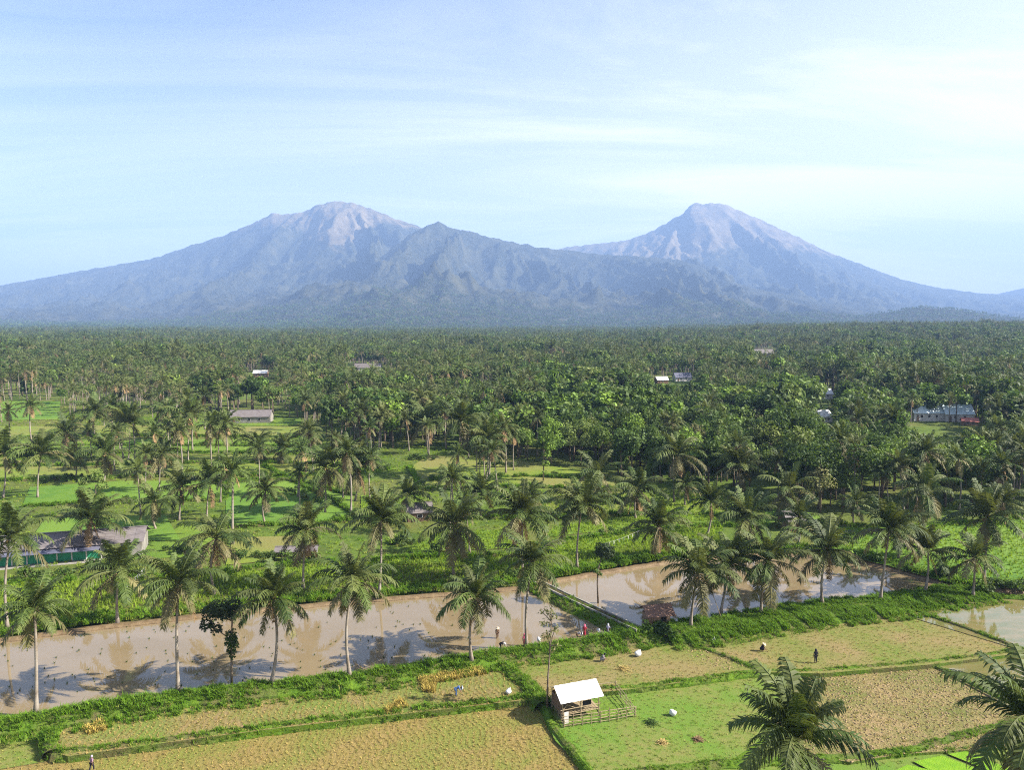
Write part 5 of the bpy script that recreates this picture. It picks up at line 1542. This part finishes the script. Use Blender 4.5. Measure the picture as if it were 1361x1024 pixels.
# clods on the dug field
cm = []
for s in range(3):
    mb = MB(); r = random.Random(s); mb.ball((0, 0, 0.02), (0.16, 0.12, 0.09), 6, 4); mb.v = [(x_ * r.uniform(.8, 1.2), y_ * r.uniform(.8, 1.2), z_ * r.uniform(.8, 1.2)) for x_, y_, z_ in mb.v]; cm.append(("clod", mb.mesh("clod", M["clod"])))
q = rows_in(N6, 0.45, 0.45, 1.0); q2 = rows_in(poly_px([(905, 866), (940, 858), (1000, 885), (960, 892)], -0.4), 0.5, 0.5, 1.0)
CP = np.concatenate([clean(q, -0.95), clean(q2, -0.4)])
scatter("soil_clods", CP, rng.uniform(0, 6.28, len(CP)), rng.uniform(0.3, 1.1, len(CP)), rng.integers(0, 3, len(CP)), cm, "dry brown clods on the dug field", "soil")
# standing rice
RT = [tuft(10, 0.75, 0.22, 0.09, M["ricegrass"], 21, 0.35), tuft(10, 0.85, 0.25, 0.09, M["ricegrass"], 22, 0.4), tuft(9, 0.65, 0.25, 0.09, M["grass"], 23, 0.5)]
RP, RI = [], []
for k, sp_, gr in ((0, 0.62, 0.12), (1, 0.62, 0.1), (2, 0.7, 0.1), (3, 0.85, 0.45), (4, 0.7, 0.2), (9, 0.8, 0.3), (10, 1.0, 0.2)):
    q = rows_in(mid_world[k], sp_, sp_, 0.5)
    vv = zg(q[:, 0], q[:, 1]) + 0.12 if k != 3 else np.full(len(q), 0.75)
    RP.append(np.concatenate([q, vv[:, None]], 1)); ix = rng.integers(0, 2, len(q)); pa = fbm(q[:, 0] / 7, q[:, 1] / 9, 3, 88)
    ix[rng.random(len(q)) < gr + pa * 0.5] = 2; RI.append(ix)
RP = np.concatenate(RP)
scatter("rice_plants", RP, rng.uniform(0, 6.28, len(RP)), rng.uniform(0.6, 1.05, len(RP)), np.concatenate(RI), [("rice", q) for q in RT], "bright green rice plants standing on the plots behind the ponds", "rice")
GP = []
for q in ([(545, 898), (640, 889), (648, 897), (565, 912)], [(560, 910), (582, 905), (578, 922), (560, 922)], [(508, 946), (535, 930), (545, 942), (515, 950)], [(108, 972), (140, 958), (142, 972), (118, 978)]):
    GP.append(clean(rows_in(poly_px(q, -0.5), 0.34, 0.34, 0.4), -0.5))
GP = np.concatenate(GP)
RIPE = [tuft(11, 0.8, 0.2, 0.08, M["ripe"], 31, 0.5), tuft(11, 0.7, 0.2, 0.08, M["ripe"], 32, 0.7)]
scatter("ripe_rice", GP, rng.uniform(0, 6.28, len(GP)), rng.uniform(0.7, 1.1, len(GP)), rng.integers(0, 2, len(GP)), [("ripe", q) for q in RIPE], "golden uncut rice left standing in the stubble strip", "rice")
# seedling bundles set out in the left pond
MEAD = poly_px([(-60, 770), (200, 764), (400, 748), (700, 735), (960, 696), (1090, 694), (960, 655), (690, 612), (560, 592), (400, 556), (-60, 530)], None)
q = rows_in(MEAD, 1.7, 1.7, 1.2)
for k, pl in enumerate(mid_world):
    q = q[~inside([(p.x, p.y) for p in pl], q[:, 0], q[:, 1]) | (rng.random(len(q)) < 0.03)]
MZ = zg(q[:, 0], q[:, 1]) + 0.1
MT = [tuft(12, 0.7, 0.9, 0.16, M["grass"], 51, 0.8), tuft(12, 0.6, 0.9, 0.16, M["grass_short"], 52, 0.9), tuft(12, 0.9, 0.8, 0.16, M["ricegrass"], 53, 0.6)]
pa = fbm(q[:, 0] / 14, q[:, 1] / 9, 3, 90)
scatter("meadow_grass", np.concatenate([q, MZ[:, None]], 1), rng.uniform(0, 6.28, len(q)), rng.uniform(0.3, 0.75, len(q)), np.where(pa > 0.08, 0, np.where(pa > -0.12, 2, 1)), [("meadow", k) for k in MT], "rough grass over the sloping terraces behind the ponds", "grass")
BP = []
for p in midbp + [farp2[60:], farp[40:]]:
    bq, _ = band(p, 2.2, 0.22)
    pa = fbm(bq[:, 0] / 12, bq[:, 1] / 12, 2, 91)
    BP.append(bq[pa > -0.05] + np.array([0, 1.2, 0.1]))
BP = np.concatenate(BP)
scatter("low_bushes", BP, rng.uniform(0, 6.28, len(BP)), rng.uniform(0.35, 0.95, len(BP)), rng.integers(0, 4, len(BP)), [("bush", k) for k in SHR], "low dark bushes along the terrace edges", "bushes")
SB = tuft(12, 0.30, 0.10, 0.05, M["leaf_a"], 41, 0.7)
q = rows_in(W1, 3.3, 2.6, 1.3, 0.8)
pp = np.array([proj(a, b, 0)for a, b in q])
q = q[(pp[:, 0] > 2) & (pp[:, 0] < 632) & (pp[:, 1] < 935 - pp[:, 0] * 0.09)]
for a, b in q[:290]:
    o_ = add_obj("seedling_bundle", SB, None, (a, b, 0.0), (0, 0, rng.uniform(0, 6)), rng.uniform(0.7, 1.15))
    tag(o_, "small dark bundle of rice seedlings set out in the brown left pond", "seedlings", "seedling bundles in the left pond")
print("objects", len(sc.objects), "palms", len(palm_list), "forest", len(FX), "rest", len(rest_p), len(rest_t), "seed", len(q), "tufts", len(AP), len(SP), len(RP))
